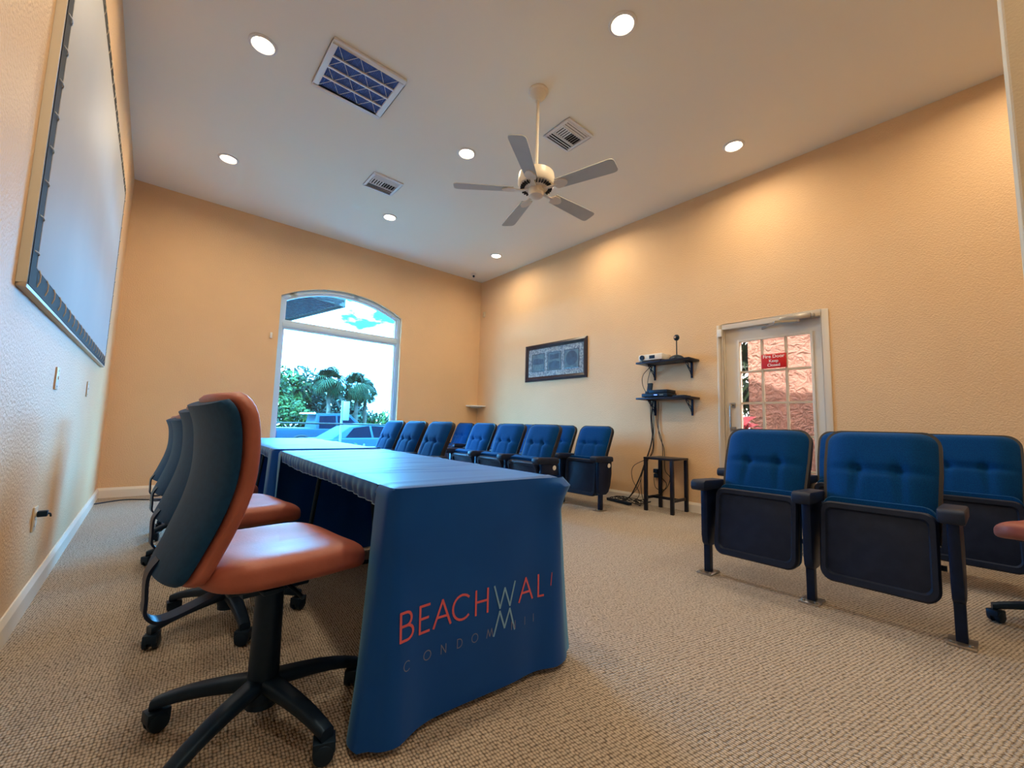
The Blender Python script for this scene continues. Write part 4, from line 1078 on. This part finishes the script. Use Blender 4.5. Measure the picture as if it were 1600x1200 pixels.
def vehicle(name, lab, cat, loc, body, cabin, glasspolys, W, paint, wheels, wr, lamps, rz=0, hoodz=.9, ins=.35):
    t = thing(name, lab, cat, loc, rz)
    MB().prism(body, 1, -W/2, W/2).build('body', paint, t, bevel=.05, seg=3)
    cb = taper(MB().prism(cabin, 1, -W/2+.03, W/2-.03), hoodz, ins); cb.build('cabin', paint, t, bevel=.04, seg=3)
    for g in glasspolys:
        for s in (-1, 1):
            b = MB(); out = []
            for x, z in g:
                y = (W/2-.03-max(0, z-hoodz)*ins+.004)*s; out.append((x, y, z))
            ctr = sum((Vector(q) for q in out), Vector())/len(out)
            inn = [(q[0], q[1]-.02*s, q[2]) for q in out]; n_ = len(out)
            b.add(out+inn, [tuple(range(n_)), tuple(range(2*n_-1, n_-1, -1))]+[(i, (i+1) % n_, n_+(i+1) % n_, n_+i) for i in range(n_)])
            b.build('side_window', M['car_glass'], t, smooth=0)
    for x in wheels:
        for s in (-1, 1):
            wheel(t, x, s*(W/2-.08), wr, .22)
            ar = [(x+(wr+.09)*math.cos(a), wr+(wr+.09)*math.sin(a)) for a in [PI*k/14 for k in range(15)]]+[(x+(wr+.04)*math.cos(a), wr+(wr+.04)*math.sin(a)) for a in [PI*k/14 for k in range(14, -1, -1)]]
            MB().prism(ar, 1, s*(W/2+.03), s*(W/2-.04)).build('wheel_arch', M['tyre'], t)
    for (x0, x1, z0, z1, m) in lamps:
        for s in (-1, 1): MB().box(x0, x1, s*(W/2-.30)-.0 if s < 0 else W/2-.30, s*(W/2-.30)+.31*s if s > 0 else -(W/2-.30)-.31*0+0, z0, z1).v
        for s in (-1, 1):
            ya, yb2 = sorted((s*(W/2-.28), s*(W/2+.012))); MB().box(x0, x1, ya, yb2, z0, z1).build('lamp', M[m], t, bevel=.01)
    return t
pk_ = vehicle('pickup_truck', 'dark blue pickup truck with covered bed beyond the parked sedan', 'truck', (3.95, 20.8, GZ),
    [(0, .45), (0, 1.12), (1.75, 1.15), (3.6, 1.15), (5.0, 1.10), (5.55, 1.0), (5.65, .5), (5.5, .38), (.1, .38)],
    [(1.65, 1.10), (1.72, 1.84), (2.9, 1.88), (3.25, 1.82), (3.95, 1.14)],
    [[(1.80, 1.17), (1.84, 1.72), (2.55, 1.76), (2.55, 1.17)], [(2.63, 1.17), (2.63, 1.76), (2.95, 1.76), (3.2, 1.70), (3.72, 1.17)]],
    1.9, M['car_blue'], (1.1, 4.55), .40, [(-.02, .10, .80, 1.05, 'tail'), (5.5, 5.66, .78, .95, 'white_metal')], 0, 1.12, .30)
MB().box(.05, 1.64, -.88, .88, 1.13, 1.17).build('bed_cover', M['black'], pk_, bevel=.01)
MB().box(1.35, 1.68, -.7, .7, 1.80, 1.86).build('roof_rack', M['white_metal'], pk_, bevel=.01)
vehicle('sedan_car', 'slate blue sedan parked in front of the pickup', 'car', (4.1, 15.3, GZ),
    [(.02, .42), (0, .72), (.12, .90), (.9, .95), (2.6, .97), (3.6, .88), (4.4, .72), (4.55, .45), (4.4, .25), (.15, .25)],
    [(.45, .90), (1.10, 1.33), (1.75, 1.46), (2.45, 1.44), (3.35, .92)],
    [[(.95, .98), (1.25, 1.30), (1.80, 1.38), (1.85, .98)], [(1.93, .98), (1.88, 1.38), (2.40, 1.36), (3.0, .98)]],
    1.82, M['car_navy'], (1.0, 3.65), .33, [(-.01, .30, .68, .80, 'tail'), (4.35, 4.56, .60, .70, 'white_metal')], 0, .92, .40)
vehicle('parked_van', 'pale van far off at right edge of the window view', 'car', (15.9, 36, GZ),
    [(0, .4), (0, 1.0), (3.2, 1.05), (4.3, .9), (4.4, .4)], [(.02, 1.0), (.08, 1.85), (2.6, 1.85), (3.4, 1.02)],
    [[(.3, 1.1), (.3, 1.7), (1.4, 1.7), (1.4, 1.1)], [(1.5, 1.1), (1.5, 1.7), (2.5, 1.7), (3.0, 1.1)]],
    1.8, M['car_white'], (.9, 3.5), .34, [(-.01, .1, .8, 1.0, 'tail')], 0, 1.0, .25)
